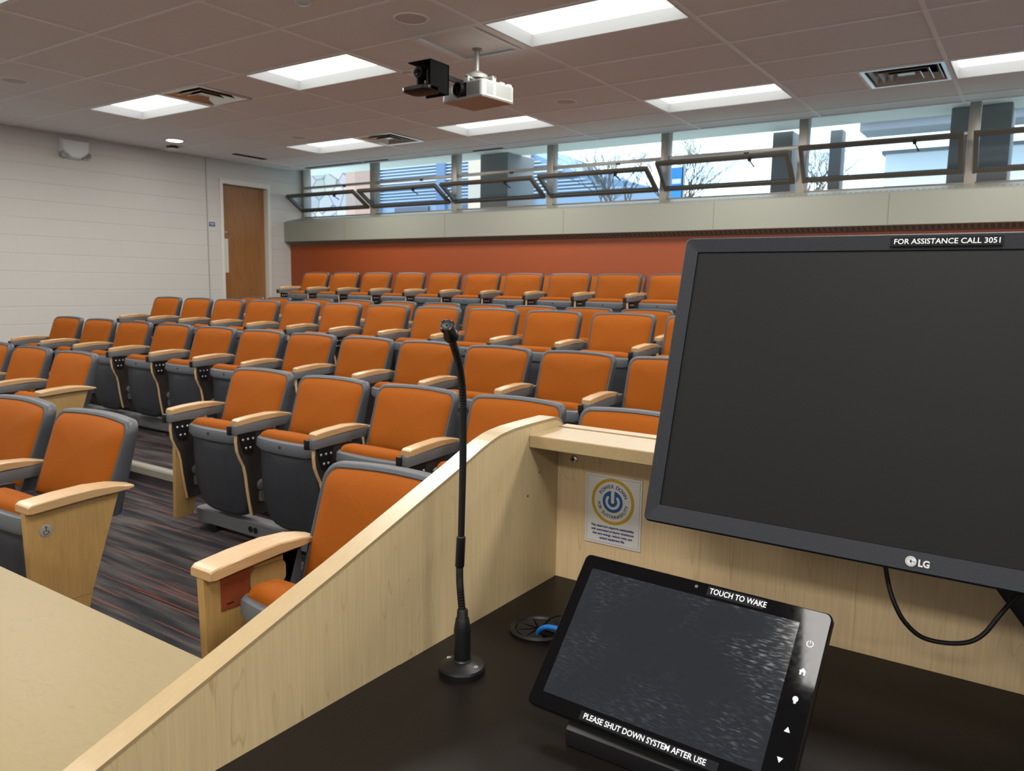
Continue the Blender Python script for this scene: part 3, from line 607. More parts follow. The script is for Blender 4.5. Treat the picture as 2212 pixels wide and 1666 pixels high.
def side_assembly(t, xc, w=.056, rail=True):
    """armrest with metal rail, support with bolts under it"""
    arm_mesh(xc, w, parent=t)
    r = MB().prism([(-.412, .612), (-.412, .655), (-.30, .661), (-.03, .671), (-.03, .630)], xc - .008, xc + .027).build('arm_rail', M['rail'], t, bevel=.002)
    MB().box(xc - .036, xc - .008, -.420, -.372, .606, .652).build('rail_cap', M['black'], t, bevel=.003)
    fp = [(-.392, .612), (-.394, .565), (-.388, .52), (-.372, .48), (-.352, .44), (-.342, .39), (-.336, .33), (-.326, .26), (-.312, .18)]
    rp = [(-.20, .18), (-.18, .40), (-.17, .612)]
    MB().prism(fp + rp, xc - .006, xc + .012).build('side_support', M['dark'], t)
    e = MB(); n = len(fp)
    vs = [(xc - .007, y, z) for y, z in fp] + [(xc + .010, y, z) for y, z in fp] + [(xc + .010, y - .005, z) for y, z in fp] + [(xc - .007, y - .005, z) for y, z in fp]
    fs = []
    for i in range(n - 1):
        for a in range(4): b = (a + 1) % 4; fs.append((a * n + i, b * n + i, b * n + i + 1, a * n + i + 1))
    fs += [(0, n, 2 * n, 3 * n), (n - 1, 2 * n - 1, 3 * n - 1, 4 * n - 1)]
    e.add(vs, fs).build('support_edging', M['ply'], t)
    pb = MB().prism([(-.384, .612), (-.378, .565), (-.360, .515), (-.355, .509), (-.312, .509), (-.306, .515), (-.285, .612)], xc + .012, xc + .018).build('bolt_plate', M['black'], t)
    ry = Matrix.Rotation(PI / 2, 4, 'Y')
    for y, z in ((-.365, .580), (-.335, .580), (-.305, .580), (-.348, .536), (-.322, .536)): MB().lathe([(.0058, 0), (.0058, .002), (.004, .0035), (.001, .0036)], c=(xc + .018, y, z), mat=ry, seg=8, cap=False).build('bolt', M['bolt'], pb)
    MB().lathe([(.03, .0), (.03, .012), (.02, .016), (.001, .016)], c=(xc + .012, -.255, .33), mat=ry, seg=18, cap=False).box(xc + .012, xc + .034, -.275, -.245, .25, .30).build('seat_hinge', M['rail'], t)
def end_panel(t, xc, face, badge=True, red=False, slim=False):
    """wooden aisle end panel; face=+1 outer side is +x"""
    th = .014
    p = MB().prism([(-.355, .595), (-.366, .42), (-.376, .075), (-.272, .075), (-.205, .36), (-.12, .595)] if slim else [(-.398, .657), (-.392, .42), (-.383, .075), (-.272, .075), (-.205, .36), (-.103, .669)], xc - th, xc + th).build('end_panel', M['panel'], t, bevel=.003)
    MB().box(xc + face * th - .0006, xc + face * th + .0006, -.388, -.211, .345, .3475).build('panel_seam', plain('panel_seam', (.20, .115, .04), .6), p)
    if badge:
        ry = Matrix.Rotation(PI / 2 * face, 4, 'Y'); xo = xc + face * th
        b = MB().lathe([(.0195, 0), (.0195, .0015), (.0175, .0022), (.001, .0022)], c=(xo, -.340, .588), mat=ry, seg=24, cap=False).build('access_badge', plain('badge_grey', (.30, .29, .27), .35, metal=.3), p, smooth=True)
        g = MB(); x = xo + face * .0026
        def q(y, z): return (x, -.340 + y * face, .588 + z)
        g.tube([q(.003 * math.cos(a), .0115 + .003 * math.sin(a)) for a in [k * PI / 3 for k in range(7)]], .0009, 5)
        g.tube([q(0, .007), q(.0, -.001), q(.006, -.001), q(.009, -.008)], .0011, 5)
        g.tube([q(-.001 + .007 * math.cos(a), -.005 + .007 * math.sin(a)) for a in [math.radians(110 + 25 * k) for k in range(10)]], .0009, 5)
        g.build('wheelchair_symbol', M['black'], b)
    if red:
        xo = xc + th
        r = MB().box(xo, xo + .003, -.352, -.255, .560, .645).build('cover_plate', M['redplate'], p)
        MB().box(xo + .003, xo + .0035, -.338, -.318, .572, .575).build('plate_mark', M['black'], r); MB().tube([(xo + .004, -.295, .618), (xo + .004, -.285, .624)], .0012, 5).build('plate_mark', M['black'], r)
        MB().box(xc - .01, xc + .014, -.165, -.10, .47, .668).build('rear_upright', M['rail'], p, bevel=.003); MB().prism([(-.385, .650), (-.385, .6575), (-.11, .6695), (-.11, .661)], xc + .014, xc + .030).build('under_strip', M['black'], p)
        MB().prism([(y + -.215, z + .610) for y, z in rrect(.11, .06, .018, 4)], xo, xo + .008).build('wood_pad', M['panel'], p)
def make_seat(left_arm=False, right='shared', left='shared'):
    t = empty('auditorium_seat')
    # shell
    o = outline_back(.246, .236, .558, HB - .007, .044, .007)
    def P(pts, off, rear=0): return [(x, lean(z) * (1 - .3 * rear) + off - (curve_in(.246) - curve_in(x)) * 0 - .018 * (x / .24) ** 2, z) for x, z in pts]
    MB().rings([P(shrink(o, .02), .052, 1), P(shrink(o, .5), .052, 1), P(shrink(o, .9), .05, 1), P(shrink(o, .975), .043, 1), P(o, .030, 1), P(o, .012), P(inset(o, .004), .004), P(inset(o, .011), .002), P(inset(o, .020), .008)], cap0=True, cap1=False).build('backrest_shell', M['shell'], t, smooth=True)
    c = inset(o, .015)
    MB().rings([P(inset(o, .022), .02), P(c, .004), P(inset(o, .023), -.006), P(inset(o, .034), -.014), P(shrink(inset(o, .034), .85), -.022), P(shrink(inset(o, .034), .5), -.028), P(shrink(inset(o, .034), .02), -.030)], cap1=True).build('backrest_cushion', M['fabric'], t, smooth=True)
    # folded seat
    so = seat_outline()
    def Q(pts, off): return [(x, seat_y(x, z) + off, z) for x, z in pts]
    sp = MB().rings([Q(shrink(so, .02), 0), Q(shrink(so, .5), 0), Q(shrink(so, .9), .001), Q(shrink(so, .97), .004), Q(so, .014), Q(so, .05)], cap0=True, cap1=True).build('seat_pan', M['pan'], t, smooth=True)
    mid = [(.118, .16), (.125, .25), (.118, .40), (.130, .54)]; mo = mid + [(-x, z) for x, z in mid[::-1]]
    # raised centre panel of the pan, finely subdivided to follow the curve
    g = MB(); rows = 12; cols = 8
    def hwm(z): 
        for (a, za), (b, zb) in zip(mid, mid[1:]):
            if za <= z <= zb: return a + (b - a) * (z - za) / (zb - za)
        return mid[-1][0]
    vs = []; fs = []
    for r_ in range(rows + 1):
        z = .16 + .375 * r_ / rows
        for c_ in range(cols + 1):
            x = hwm(z) * (2 * c_ / cols - 1); edge = (r_ in (0, rows)) or (c_ in (0, cols)); vs.append((x, seat_y(x, z) + (.004 if edge else -.0035), z))
    for r_ in range(rows):
        for c_ in range(cols): a = r_ * (cols + 1) + c_; fs.append((a, a + 1, a + cols + 2, a + cols + 1))
    g.add(vs, fs).build('pan_panel', M['pan'], sp, smooth=True)
    # lip along the front edge of the seat (now on top)
    R = []
    for k in range(13):
        x = -.202 + .404 * k / 12; y = -.352 + .50 * x * x; s = 1 if 0 < k < 12 else .7
        R.append([(x, y + .014, .606), (x, y - .002 * s, .597), (x, y - .008 * s, .562), (x, y + .002, .540 + (.01 if s < 1 else 0)), (x, y + .05, .540), (x, y + .05, .606)])
    lp = MB().rings(R, cap0=True, cap1=True).build('seat_lip', M['lip'], t, smooth=True)
    MB().lathe([(.0085, .0), (.0085, .0018), (.001, .0018)], c=(0, -.3590, .576), mat=Matrix.Rotation(PI / 2, 4, 'X'), seg=16, cap=False).build('lip_button', M['pan'], lp)
    co = seat_outline(.97, .626)
    MB().rings([Q(co, .052), Q(co, .062), Q(shrink(co, .995), .085), Q(shrink(co, .96), .103), Q(shrink(co, .6), .112), Q(shrink(co, .02), .114)], cap0=True, cap1=True).build('seat_cushion', M['fabric'], t, smooth=True)
    R = []
    for k in range(13):
        x = -.190 + .380 * k / 12; y = -.340 + .46 * x * x; dz = -.012 if k in (0, 12) else (-.003 if k in (1, 11) else 0)
        R.append([(x, y, .600), (x, y - .001, .616 + dz), (x, y + .010, .631 + dz), (x, y + .030, .639 + dz), (x, y + .060, .636 + dz), (x, y + .085, .618 + dz), (x, y + .09, .57)])
    MB().rings(R, cap0=True, cap1=True).build('cushion_roll', M['fabric'], t, smooth=True)
    if right == 'shared': side_assembly(t, .28)
    elif right == 'panel': arm_mesh(.30, .088, parent=t); end_panel(t, .30, 1)
    if left_arm:
        if left == 'shared': side_assembly(t, -.28)
        elif left == 'panel': side_assembly(t, -.28, .06); end_panel(t, -.303, -1, badge=False, slim=True)
        elif left == 'inner': arm_mesh(-.262, .085, parent=t); end_panel(t, -.268, -1, badge=False, red=True)
    return t
P_mid = make_seat(); P_left = make_seat(True); P_pan_r = make_seat(right='panel'); P_pan_l = make_seat(True, left='panel'); P_A = make_seat(True, left='inner')
used = set()
def put(proto, x, y, z, label, group, sx=1.0, rz=0):
    if proto.name in used: t = copy_tree(proto)
    else: t = proto; used.add(proto.name)
    t.location = (x, y, z); t.scale = (sx, 1, 1); t.rotation_euler = (0, 0, rz)
    tag(t, label, 'auditorium seat', group); return t
ORD = ['first', 'second', 'third', 'fourth', 'fifth', 'sixth', 'seventh', 'eighth', 'ninth', 'tenth', 'eleventh', 'twelfth', 'thirteenth']
def row(xsl, y, z, what, group, first=None, scales=None):
    for i, x in enumerate(xsl):
        gaps = [abs(x - xsl[k]) for k in (i - 1, i + 1) if 0 <= k < len(xsl)]; sc = min(1.0, min(gaps) / .568)
        lb = 'orange folding seat, %s from left in %s' % (ORD[i], what)
        put(P_left if (i == 0 and first is None) else (first if i == 0 else P_mid), x, y, z, lb, group, sc)
put(P_A, 3.055, -2.80, T12, 'large near orange seat with wooden end panel, partly behind lectern side', 'near row seats')
put(P_left, 1.035, -2.80, T12, 'near orange seat cut by left picture edge behind pale table', 'near row seats')
put(P_pan_r, 1.60, -2.80, T12, 'near orange seat with large wooden end panel and wheelchair badge', 'near row seats')
put(P_left, -2.02, -1.62, T12, 'orange seat mostly beyond left picture edge in the second left row', 'second row left block seats')
put(P_mid, -1.455, -1.62, T12, 'orange seat left of the smaller end panel with wheelchair badge', 'second row left block seats')
put(P_pan_r, -.86, -1.62, T12, 'orange seat with the smaller end panel and wheelchair badge, second row', 'second row left block seats')
row([.88, 1.44, 2.0, 2.565, 3.12], -1.5, T12, 'the row just beyond the lectern panel', 'second row right block seats', first=P_pan_l)
row([-3.34, -2.76, -2.19, -1.61, -1.04, -.47, .08, .625, 1.17, 1.715, 2.26, 2.82], -.43, T3, 'the long row on the first step', 'first step row seats')
row([-3.38, -2.84, -2.32, -1.80, -1.26, -.73, -.18, .36, .91, 1.45, 2.01, 2.57], .64, T45, 'the third row from the raised back rows', 'second step front row seats')
row([-3.37, -2.89, -2.24, -1.64, -1.05, -.48, .06, .60, 1.15, 1.70], 1.71, T45, 'the half hidden row below the raised back rows', 'second step rear row seats', scales=[.88, .88] + [1] * 8)
row([-3.44, -2.90, -2.36, -1.82, -1.30, -.76, -.21, .35, .91, 1.47], 2.78, T67, 'the raised row before the last row', 'raised row seats')
row([-4.2, -3.70], 3.60, T67, 'the last row left part against the orange wall', 'last row seats', scales=[.9, .9])
row([-1.95, -1.44, -.93, -.42, .09, .60], 3.60, T67, 'the last row right part against the orange wall', 'last row seats', scales=[.91] * 6)
def beam(x0, x1, y, z, lb):
    t = empty('seating_beam', ((x0 + x1) / 2, y, z)); h = (x1 - x0) / 2
    tag(t, lb, 'seat mounting beam', 'steel beams carrying the seat rows')
    b = MB().prism([(-.245, .035), (-.245, .105), (-.235, .112), (-.165, .112), (-.155, .105), (-.155, .035)], -h, h).build('beam', M['rail'], t)
    g = MB(); ry = Matrix.Rotation(PI / 2, 4, 'X')
    for dx in (.47, .51): g.lathe([(.0165, 0), (.0165, .003), (.012, .003), (.012, .0015), (.001, .0015)], c=(-h + dx, -.245, .07), mat=ry, seg=16, cap=False)
    g.build('outlet_socket', M['black'], b)
    n = max(1, int((x1 - x0) / 1.1))
    for k in range(n + 1):
        fx = -h + .12 + (2 * h - .24) * k / n
        MB().box(fx - .03, fx + .03, -.23, -.17, .004, .036).box(fx - .06, fx + .06, -.27, -.09, .0, .008).build('foot', M['black'], t, bevel=.003)
beam(2.80, 3.30, -2.8, T12, 'grey steel beam under the near seat by lectern'); beam(.80, 1.87, -2.8, T12, 'grey steel beam under the near left seats'); beam(-2.27, -.60, -1.62, T12, 'grey steel beam under second row left seats')
beam(.585, 3.38, -1.5, T12, 'grey steel beam with twin sockets under row beyond lectern'); beam(-3.58, 3.08, -.43, T3, 'grey steel beam under the long row on first step')
beam(-3.63, 2.83, .64, T45, 'grey steel beam under the third seat row on steps'); beam(-3.6, 1.95, 1.71, T45, 'grey steel beam under the half hidden row'); beam(-3.7, 1.72, 2.78, T67, 'grey steel beam under the raised row'); beam(-4.4, -3.45, 3.6, T67, 'grey steel beam under last row left seats'); beam(-2.18, .83, 3.6, T67, 'grey steel beam under last row right seats')

# ------------------------------------------------------------------ lectern
XS, YB2, ZD = 3.8088, -3.2612, .855
lec = empty('lectern', (XS, -3.6, T12)); tag(lec, 'maple laminate lectern with black desktop, sloping side panel and rear ledge', 'lectern')
def L(mb): mb.v = [(x - XS, y + 3.6, z - T12) for x, y, z in mb.v]; return mb
pr = [(-4.12, T12), (-4.12, .850), (-4.10, .866)]
pr += [(-3.9709, .9125), (-3.7055, 1.0003), (-3.50, 1.0715), (-3.4585, 1.0870), (-3.4383, 1.0935), (-3.420, 1.0982), (-3.4061, 1.1005), (-3.38, 1.1030), (-3.34, 1.1040), (-3.2750, 1.1045), (-3.264, 1.1030), (-3.2555, 1.0985), (-3.2500, 1.0910), (-3.2480, 1.0820), (-3.2480, T12)]
L(MB().prism(pr, XS - .027, XS)).build('side_panel', M['maple_v'], lec)
# solid edging that follows the sloping top
ep = pr[1:-1]; n = len(ep); e = MB()
lo = []
for i, (y, z) in enumerate(ep):
    a = Vector(ep[max(0, i - 1)]); b = Vector(ep[min(n - 1, i + 1)]); d = (b - a).normalized(); nn = Vector((-d.y, d.x)); lo.append((y + nn.x * .0012, z + nn.y * .0012))
vs = [(XS - .0275, y, z) for y, z in lo] + [(XS + .0003, y, z) for y, z in lo] + [(XS + .0003, y, z - .0025) for y, z in ep] + [(XS - .0275, y, z - .0025) for y, z in ep]
fs = [(a * n + i, ((a + 1) % 4) * n + i, ((a + 1) % 4) * n + i + 1, a * n + i + 1) for i in range(n - 1) for a in range(4)]
L(e.add(vs, fs)).build('edge_banding', M['maple_top'], lec)
XE = 5.35
L(MB().box(XS, XE, YB2, YB2 + .024, T12, 1.0885)).build('back_panel', M['maple_dark'], lec)
L(MB().box(XS, XE, YB2 + .001, YB2 + .024, 1.0885, 1.0905)).build('back_panel_cap', M['maple_top'], lec)
L(MB().box(XS, XE, -3.344, YB2 - .001, 1.0708, 1.0892)).build('ledge', M['maple_top'], lec, bevel=.0012, seg=1)
L(MB().box(XS, XE, -3.6172, YB2, ZD - .028, ZD)).build('desktop', M['black_lam'], lec)
L(MB().box(XS, XE, -4.10, -3.6180, ZD - .028, ZD + .0004)).build('desktop_front', M['black_lam'], lec)
L(MB().prism(pr, XE, XE + .027)).build('side_panel', M['maple_v'], lec)
L(MB().box(XS, XE, -4.02, -4.0, T12, ZD - .028)).build('front_door', M['maple_v'], lec)
L(MB().lathe([(.0062, 0), (.0056, .002), (.003, .003), (.001, .003)], c=(3.8365, YB2, 1.0430), mat=Matrix.Rotation(PI / 2, 4, 'X'), seg=20, cap=False)).build('screw', M['chrome'], lec, smooth=True)
L(MB().box(3.8330, 3.8400, YB2 - .0034, YB2 - .0028, 1.0422, 1.0438).box(3.8357, 3.8373, YB2 - .0034, YB2 - .0028, 1.0395, 1.0465)).build('screw_slot', M['black'], lec)
for y, z in ((-3.315, 1.029), (-3.345, 1.0)): L(MB().lathe([(.0016, 0), (.0014, .0006), (.0005, .0006)], c=(XS, y, z), mat=Matrix.Rotation(PI / 2, 4, 'Y'), seg=8, cap=False)).build('pin_hole', M['dark'], lec)
# pale table at left
t = empty('side_table', (2.6, -4.2, T12)); tag(t, 'pale maple laminate table left of the lectern', 'table')
TX0, TX1, TY0, TY1 = 1.4, 3.780, -4.9, -3.6185
def TT(mb): mb.v = [(x - 2.6, y + 4.2, z - T12) for x, y, z in mb.v]; return mb
TT(MB().box(TX0, TX1, TY0, TY1, .718, .75)).build('tabletop', M['maple_table'], t, bevel=.0015, seg=1)
TT(MB().box(TX0 + .05, TX1 - .02, TY1 - .08, TY1 - .055, T12, .718)).build('modesty_panel', M['maple_v'], t)
for a in (TX0 + .05, TX1 - .045): TT(MB().box(a, a + .025, TY0 + .05, TY1 - .08, T12, .718)).build('leg_panel', M['maple_v'], t)
# sustainability card
card = empty('power_down_card', (3.859, YB2 - .0003, .922)); tag(card, 'small white card with gold ring and blue power symbol on lectern back', 'card')
CW, CH = .0905, .1045
MB().box(0, CW, -.0010, 0, 0, CH).build('card', M['paper'], card)
def Cd(u, v): return (u, -.0012, v)
b = MB(); m_ = .0028; lw_ = .0003
for (a0, a1, c0, c1) in ((m_, CW - m_, m_, m_ + lw_), (m_, CW - m_, CH - m_ - lw_, CH - m_), (m_, m_ + lw_, m_, CH - m_), (CW - m_ - lw_, CW - m_, m_, CH - m_)): b.add([Cd(a0, c0), Cd(a1, c0), Cd(a1, c1), Cd(a0, c1)], [(0, 1, 2, 3)])
b.build('border_line', M['navy'], card)
cx, cy, R1 = .0445, .0665, .0345
g = MB(); n = 240
vs = [Cd(cx + R1 * math.cos(2 * PI * k / n), cy + R1 * math.sin(2 * PI * k / n)) for k in range(n)]
vs += [Cd(cx + (R1 - .0052 + .0008 * abs(math.sin(2 * PI * k / n * 24))) * math.cos(2 * PI * k / n), cy + (R1 - .0052 + .0008 * abs(math.sin(2 * PI * k / n * 24))) * math.sin(2 * PI * k / n)) for k in range(n)]
g.add(vs, [(k, (k + 1) % n, n + (k + 1) % n, n + k) for k in range(n)]).build('gold_ring', M['gold'], card)
# power symbol: blue disc, white bar and U
def arc(mb, r0, r1, a0, a1, yy, n=40, ox=0, oy=0):
    vs = []
    for k in range(n + 1):
        a = math.radians(a0 + (a1 - a0) * k / n); vs += [(cx + ox + r0 * math.cos(a), yy, cy + oy + r0 * math.sin(a)), (cx + ox + r1 * math.cos(a), yy, cy + oy + r1 * math.sin(a))]
    mb.add(vs, [(2 * k, 2 * k + 1, 2 * k + 3, 2 * k + 2) for k in range(n)])
g = MB(); arc(g, .0001, .0163, 0, 360, -.0012, 60); g.build('blue_disc', M['blueink'], card)
g = MB(); arc(g, .0077, .0117, -218, 38, -.0014, 50)
for a in (-218, 38): arc(g, .0001, .0020, 0, 360, -.00146, 14, .0097 * math.cos(math.radians(a)), .0097 * math.sin(math.radians(a)))
g.add([(cx - .0026, -.0015, cy + .0), (cx + .0026, -.0015, cy + .0), (cx + .0026, -.0015, cy + .0172), (cx - .0026, -.0015, cy + .0172)], [(0, 1, 2, 3)]); arc(g, .0001, .0026, 180, 360, -.0015, 14)
g.build('power_symbol', M['paper'], card)
def arc_text(name, txt, r, a_mid, size, mat, up=True, step=None, widths={}):
    cw = {'I': .5, 'W': 1.25, 'M': 1.2, ' ': .55, 'L': .8, 'F': .82, 'T': .85, 'E': .85}
    tot = sum(cw.get(c, 1) for c in txt); mb = MB(); pos = 0
    for ch in txt:
        w = cw.get(ch, 1); c = pos + w / 2 - tot / 2; pos += w
        if ch == ' ': continue
        a = math.radians(a_mid + (-c if up else c) * step); rot = a - PI / 2 if up else a + PI / 2
        vs, fs = text_polys(ch, size, 'CENTER', bold=size * .022)
        mb.add([Cd(cx + r * math.cos(a) + u * math.cos(rot) - v * math.sin(rot), cy + r * math.sin(a) + u * math.sin(rot) + v * math.cos(rot)) for u, v in vs], fs)
    mb.build(name, mat, card)
arc_text('lettering', 'POWER DOWN', .0225, 88, .0074, M['navy'], True, 13.8)
arc_text('lettering', 'FOR SUSTAINABILITY', .0232, 270, .0068, M['teal'], False, 11.0)
for k, s in enumerate(('This classroom supports sustainability', 'with automated projector shutdowns', 'that save energy, reduce costs, and', 'extend equipment life.')):
    text('lettering', s, .00455, M['navy'], card, lambda u, v, k=k: Cd(CW / 2 + u, .0272 - k * .0060 + v), 'CENTER', 1.0, .00022)
# grommet and cables
t = empty('cable_grommet', (3.892, -3.443, ZD)); tag(t, 'round black cable grommet with bristle cover in the desktop', 'grommet')
MB().lathe([(.037, 0), (.0375, .0035), (.034, .006), (.031, .0045), (.030, .003)], seg=48, cap=False).build('rim', M['black'], t, smooth=True)
g = MB(); n = 8
for k in range(n):
    if k in (7,): continue
    a0 = 2 * PI * k / n + .012; a1 = 2 * PI * (k + 1) / n - .012
    g.add([(.004 * math.cos((a0 + a1) / 2), .004 * math.sin((a0 + a1) / 2), .0032), (.0305 * math.cos(a0), .0305 * math.sin(a0), .0036), (.0305 * math.cos(a1), .0305 * math.sin(a1), .0036)], [(0, 1, 2)])
g.build('bristle_flap', plain('rubber_flap', (.016, .015, .014), .8, spec=.2), t)
MB().add([(.0305 * math.cos(2 * PI * k / 24), .0305 * math.sin(2 * PI * k / 24), .0012) for k in range(24)], [tuple(range(24))]).build('opening', M['hollow'], t)
def cable(name, pts, r, mat, lb):
    P_ = [Vector(p) for p in pts]; out = []
    for i in range(len(P_) - 1):
        p0 = P_[max(i - 1, 0)]; p1 = P_[i]; p2 = P_[i + 1]; p3 = P_[min(i + 2, len(P_) - 1)]
        for k in range(6):
            s = k / 6; out.append(.5 * ((2 * p1) + (p2 - p0) * s + (2 * p0 - 5 * p1 + 4 * p2 - p3) * s * s + (3 * p1 - p0 - 3 * p2 + p3) * s ** 3))
    out.append(P_[-1]); return tag(MB().tube(out, r, 10).build(name, mat, smooth=True), lb, 'cable')
cable('network_cable', [(3.896, -3.452, .846), (3.905, -3.460, .866), (3.925, -3.464, .876), (3.955, -3.466, .874), (3.995, -3.478, .864), (4.05, -3.50, .862)], .0033, M['bluecable'], 'blue network cable running from the grommet under touch panel')
cable('power_lead', [(3.893, -3.445, .846), (3.905, -3.440, .872), (3.930, -3.440, .884), (3.965, -3.45, .878), (4.03, -3.49, .862)], .0013, M['black'], 'thin black lead rising from the grommet beside blue cable')
# microphone
mp_ = [(3.8787, -3.5875, .855), (3.8785, -3.5876, .8844), (3.8783, -3.5878, .9208), (3.8782, -3.5878, .9303), (3.8764, -3.5890, .955), (3.8758, -3.5894, .9678), (3.8757, -3.5895, .9816), (3.8769, -3.5887, 1.017), (3.8781, -3.5879, 1.1027), (3.8781, -3.5879, 1.1656), (3.8767, -3.5888, 1.1915), (3.8732, -3.5912, 1.2171), (3.8693, -3.5938, 1.2323), (3.8646, -3.597, 1.2500)]
mp_ = [Vector(p) for p in mp_]
for i, s in ((10, .008), (11, .025), (12, .042), (13, .072)): mp_[i] = mp_[i] + (CAM - mp_[i]) * s
t = empty('gooseneck_microphone', mp_[0]); tag(t, 'black gooseneck microphone standing on round base on desktop', 'microphone')
o0 = mp_[0]; lp_ = [p - o0 for p in mp_]
MB().lathe([(.0268, 0), (.0268, .007), (.0255, .0095), (.0150, .0135), (.0108, .0150), (.001, .0150)], seg=48).build('base', M['black'], t, smooth=True, sharp=25)
for a in (200, 20):
    MB().lathe([(.0026, .0), (.0026, .0012), (.001, .0012)], c=(.0195 * math.cos(math.radians(a - 20)), .0195 * math.sin(math.radians(a - 20)), .0112), seg=12, cap=False).build('screw', M['bolt'], t)
MB().lathe([(.0112, .013), (.0112, .0155), (.0098, .017), (.0098, .052), (.0092, .056), (.0076, .0658), (.0066, .067), (.0062, .0753), (.0052, .0765)], seg=32).build('connector_barrel', M['black'], t, smooth=True)
def spl(P_, n):
    out = []
    for i in range(len(P_) - 1):
        p0 = P_[max(i - 1, 0)]; p1 = P_[i]; p2 = P_[i + 1]; p3 = P_[min(i + 2, len(P_) - 1)]
        for k in range(n):
            s = k / n; out.append(.5 * ((2 * p1) + (p2 - p0) * s + (2 * p0 - 5 * p1 + 4 * p2 - p3) * s * s + (3 * p1 - p0 - 3 * p2 + p3) * s ** 3))
    return out + [P_[-1]]
lowp = spl(lp_[3:7], 24); MB().tube(lowp, [.0043 if k % 3 else .0040 for k in range(len(lowp))], 16).build('lower_gooseneck', M['black'], t, smooth=False)
MB().tube([lp_[6], lp_[6].lerp(lp_[7], .03), lp_[7], lp_[7] + Vector((0, 0, .001))], [.0046, .0052, .0052, .0042], 20).build('ferrule', M['black'], t, smooth=True)
MB().tube([lp_[7], lp_[8], lp_[9] - Vector((0, 0, .004)), lp_[9]], [.0038, .0040, .0042, .0046], 20).build('stem', M['black'], t, smooth=True)
up = spl(lp_[9:14], 26); MB().tube(up, [.0042 if k % 3 else .0039 for k in range(len(up))], 16).build('upper_gooseneck', M['black'], t, smooth=False)
d = (lp_[13] - lp_[12]).normalized(); tip = lp_[13]; d2 = (d + Vector((.05, -.16, .02))).normalized()
rot = d2.to_track_quat('Z', 'Y').to_matrix().to_4x4()
mh = MB().lathe([(.004, -.012), (.0075, -.010), (.0082, -.006), (.0066, -.003), (.0062, .012), (.0066, .016), (.0060, .0165), (.0035, .0155), (.001, .0155)], c=tip - d2 * .004, mat=rot, seg=18, cap=False)
for k in range(4):
    a = PI / 4 + k * PI / 2; mm = Matrix.Translation(tip - d2 * .004) @ rot @ Matrix.Rotation(a, 4, 'Z'); mh.box(.0055, .0074, -.0016, .0016, .010, .0178, mat=mm)
mh.build('capsule', M['black'], t, smooth=True)

# monitor
def frame(o, rx, upv, n): return Matrix(((rx[0], -n[0], upv[0], o[0]), (rx[1], -n[1], upv[1], o[1]), (rx[2], -n[2], upv[2], o[2]), (0, 0, 0, 1)))
mon = empty('computer_monitor', mat=frame((4.0439, -3.4682, 1.0383), (.99999, -.00424, -.00048), (.00163, .27654, .961), (-.00394, -.96099, .27655)))
tag(mon, 'large black flat computer monitor tilted above the lectern', 'monitor')
MW, MH = .5588, .334
def rr(w, h, r, y, d=0, n=5): return [(MW / 2 + x, y, MH / 2 + z) for x, z in rrect(w - 2 * d, h - 2 * d, max(r - d, .0005), n)]
f = MB().rings([rr(MW, MH, .007, .02, .0), rr(MW, MH, .007, .003), rr(MW, MH, .007, .0008, .001), rr(MW, MH, .007, 0, .002), [(MW / 2 + x, .0025, .0205 + .2965 / 2 + z) for x, z in rrect(.5262, .2965, .0006, 5)], [(MW / 2 + x, .0045, .0205 + .2965 / 2 + z) for x, z in rrect(.5262, .2965, .0006, 5)]])
f.build('bezel', M['monitor'], mon, smooth=True)
MB().box(.0165, MW - .0165, .0042, .006, .0208, .3168).build('screen', M['screen'], mon)
MB().rings([rr(MW, MH, .007, .02), rr(MW, MH, .02, .03, .02), rr(MW, MH, .03, .05, .1)], cap1=True).build('rear_cover', M['black'], mon, smooth=True)
lt = MB().box(.2212, .3195, -.0003, .0006, .3199, .3298).build('label_strip', M['labeltape'], mon)
text('lettering', 'FOR ASSISTANCE CALL 3051', .0078, M['ink_white'], lt, lambda u, v: (.2245 + u * .955, -.00045, .3247 + v), bold=.00006)
lg = MB().lathe([(.0048, 0), (.0048, .0003), (.001, .0003)], c=(.2736, .0003, .0105), mat=Matrix.Rotation(PI / 2, 4, 'X'), seg=32, cap=False).build('round_logo', M['silver'], mon)
g = MB(); lc = (.2736, .0105)
for k in range(24):
    a0 = math.radians(0 - 300 * k / 24); a1 = math.radians(0 - 300 * (k + 1) / 24)
    g.add([(lc[0] + r * math.cos(a), -.0002, lc[1] + r * math.sin(a)) for a, r in ((a0, .0036), (a1, .0036), (a1, .0039), (a0, .0039))], [(0, 1, 2, 3)])
g.box(lc[0] - .0001, lc[0] + .0003, -.0002, -.0001, lc[1] - .002, lc[1] + .002).box(lc[0] - .0001, lc[0] + .0012, -.0002, -.0001, lc[1] - .0021, lc[1] - .0017).box(lc[0] + .0012, lc[0] + .0038, -.0002, -.0001, lc[1] - .0002, lc[1] + .0002).lathe([(.0004, .0), (.0001, .0)], c=(lc[0] - .0014, -.0002, lc[1] + .0012), mat=Matrix.Rotation(PI / 2, 4, 'X'), seg=10, cap=False)
g.build('logo_face', M['monitor'], lg)
text('lettering', 'LG', .0088, M['silver'], mon, lambda u, v: (.2797 + u * .92, -.0003, .0098 + v), bold=.00035)
t = empty('mounting_arm', (4.46, -3.30, .95)); t.parent = mon; t.matrix_parent_inverse = mon.matrix_world.inverted()
def bar(p0, p1, w, d, name, par, mat=M['black']):
    p0 = Vector(p0); p1 = Vector(p1); q = (p1 - p0).to_track_quat('Z', 'Y').to_matrix().to_4x4(); l = (p1 - p0).length
    return MB().box(-w / 2, w / 2, -d / 2, d / 2, 0, l, mat=Matrix.Translation(p0) @ q).build(name, mat, par, bevel=.003)
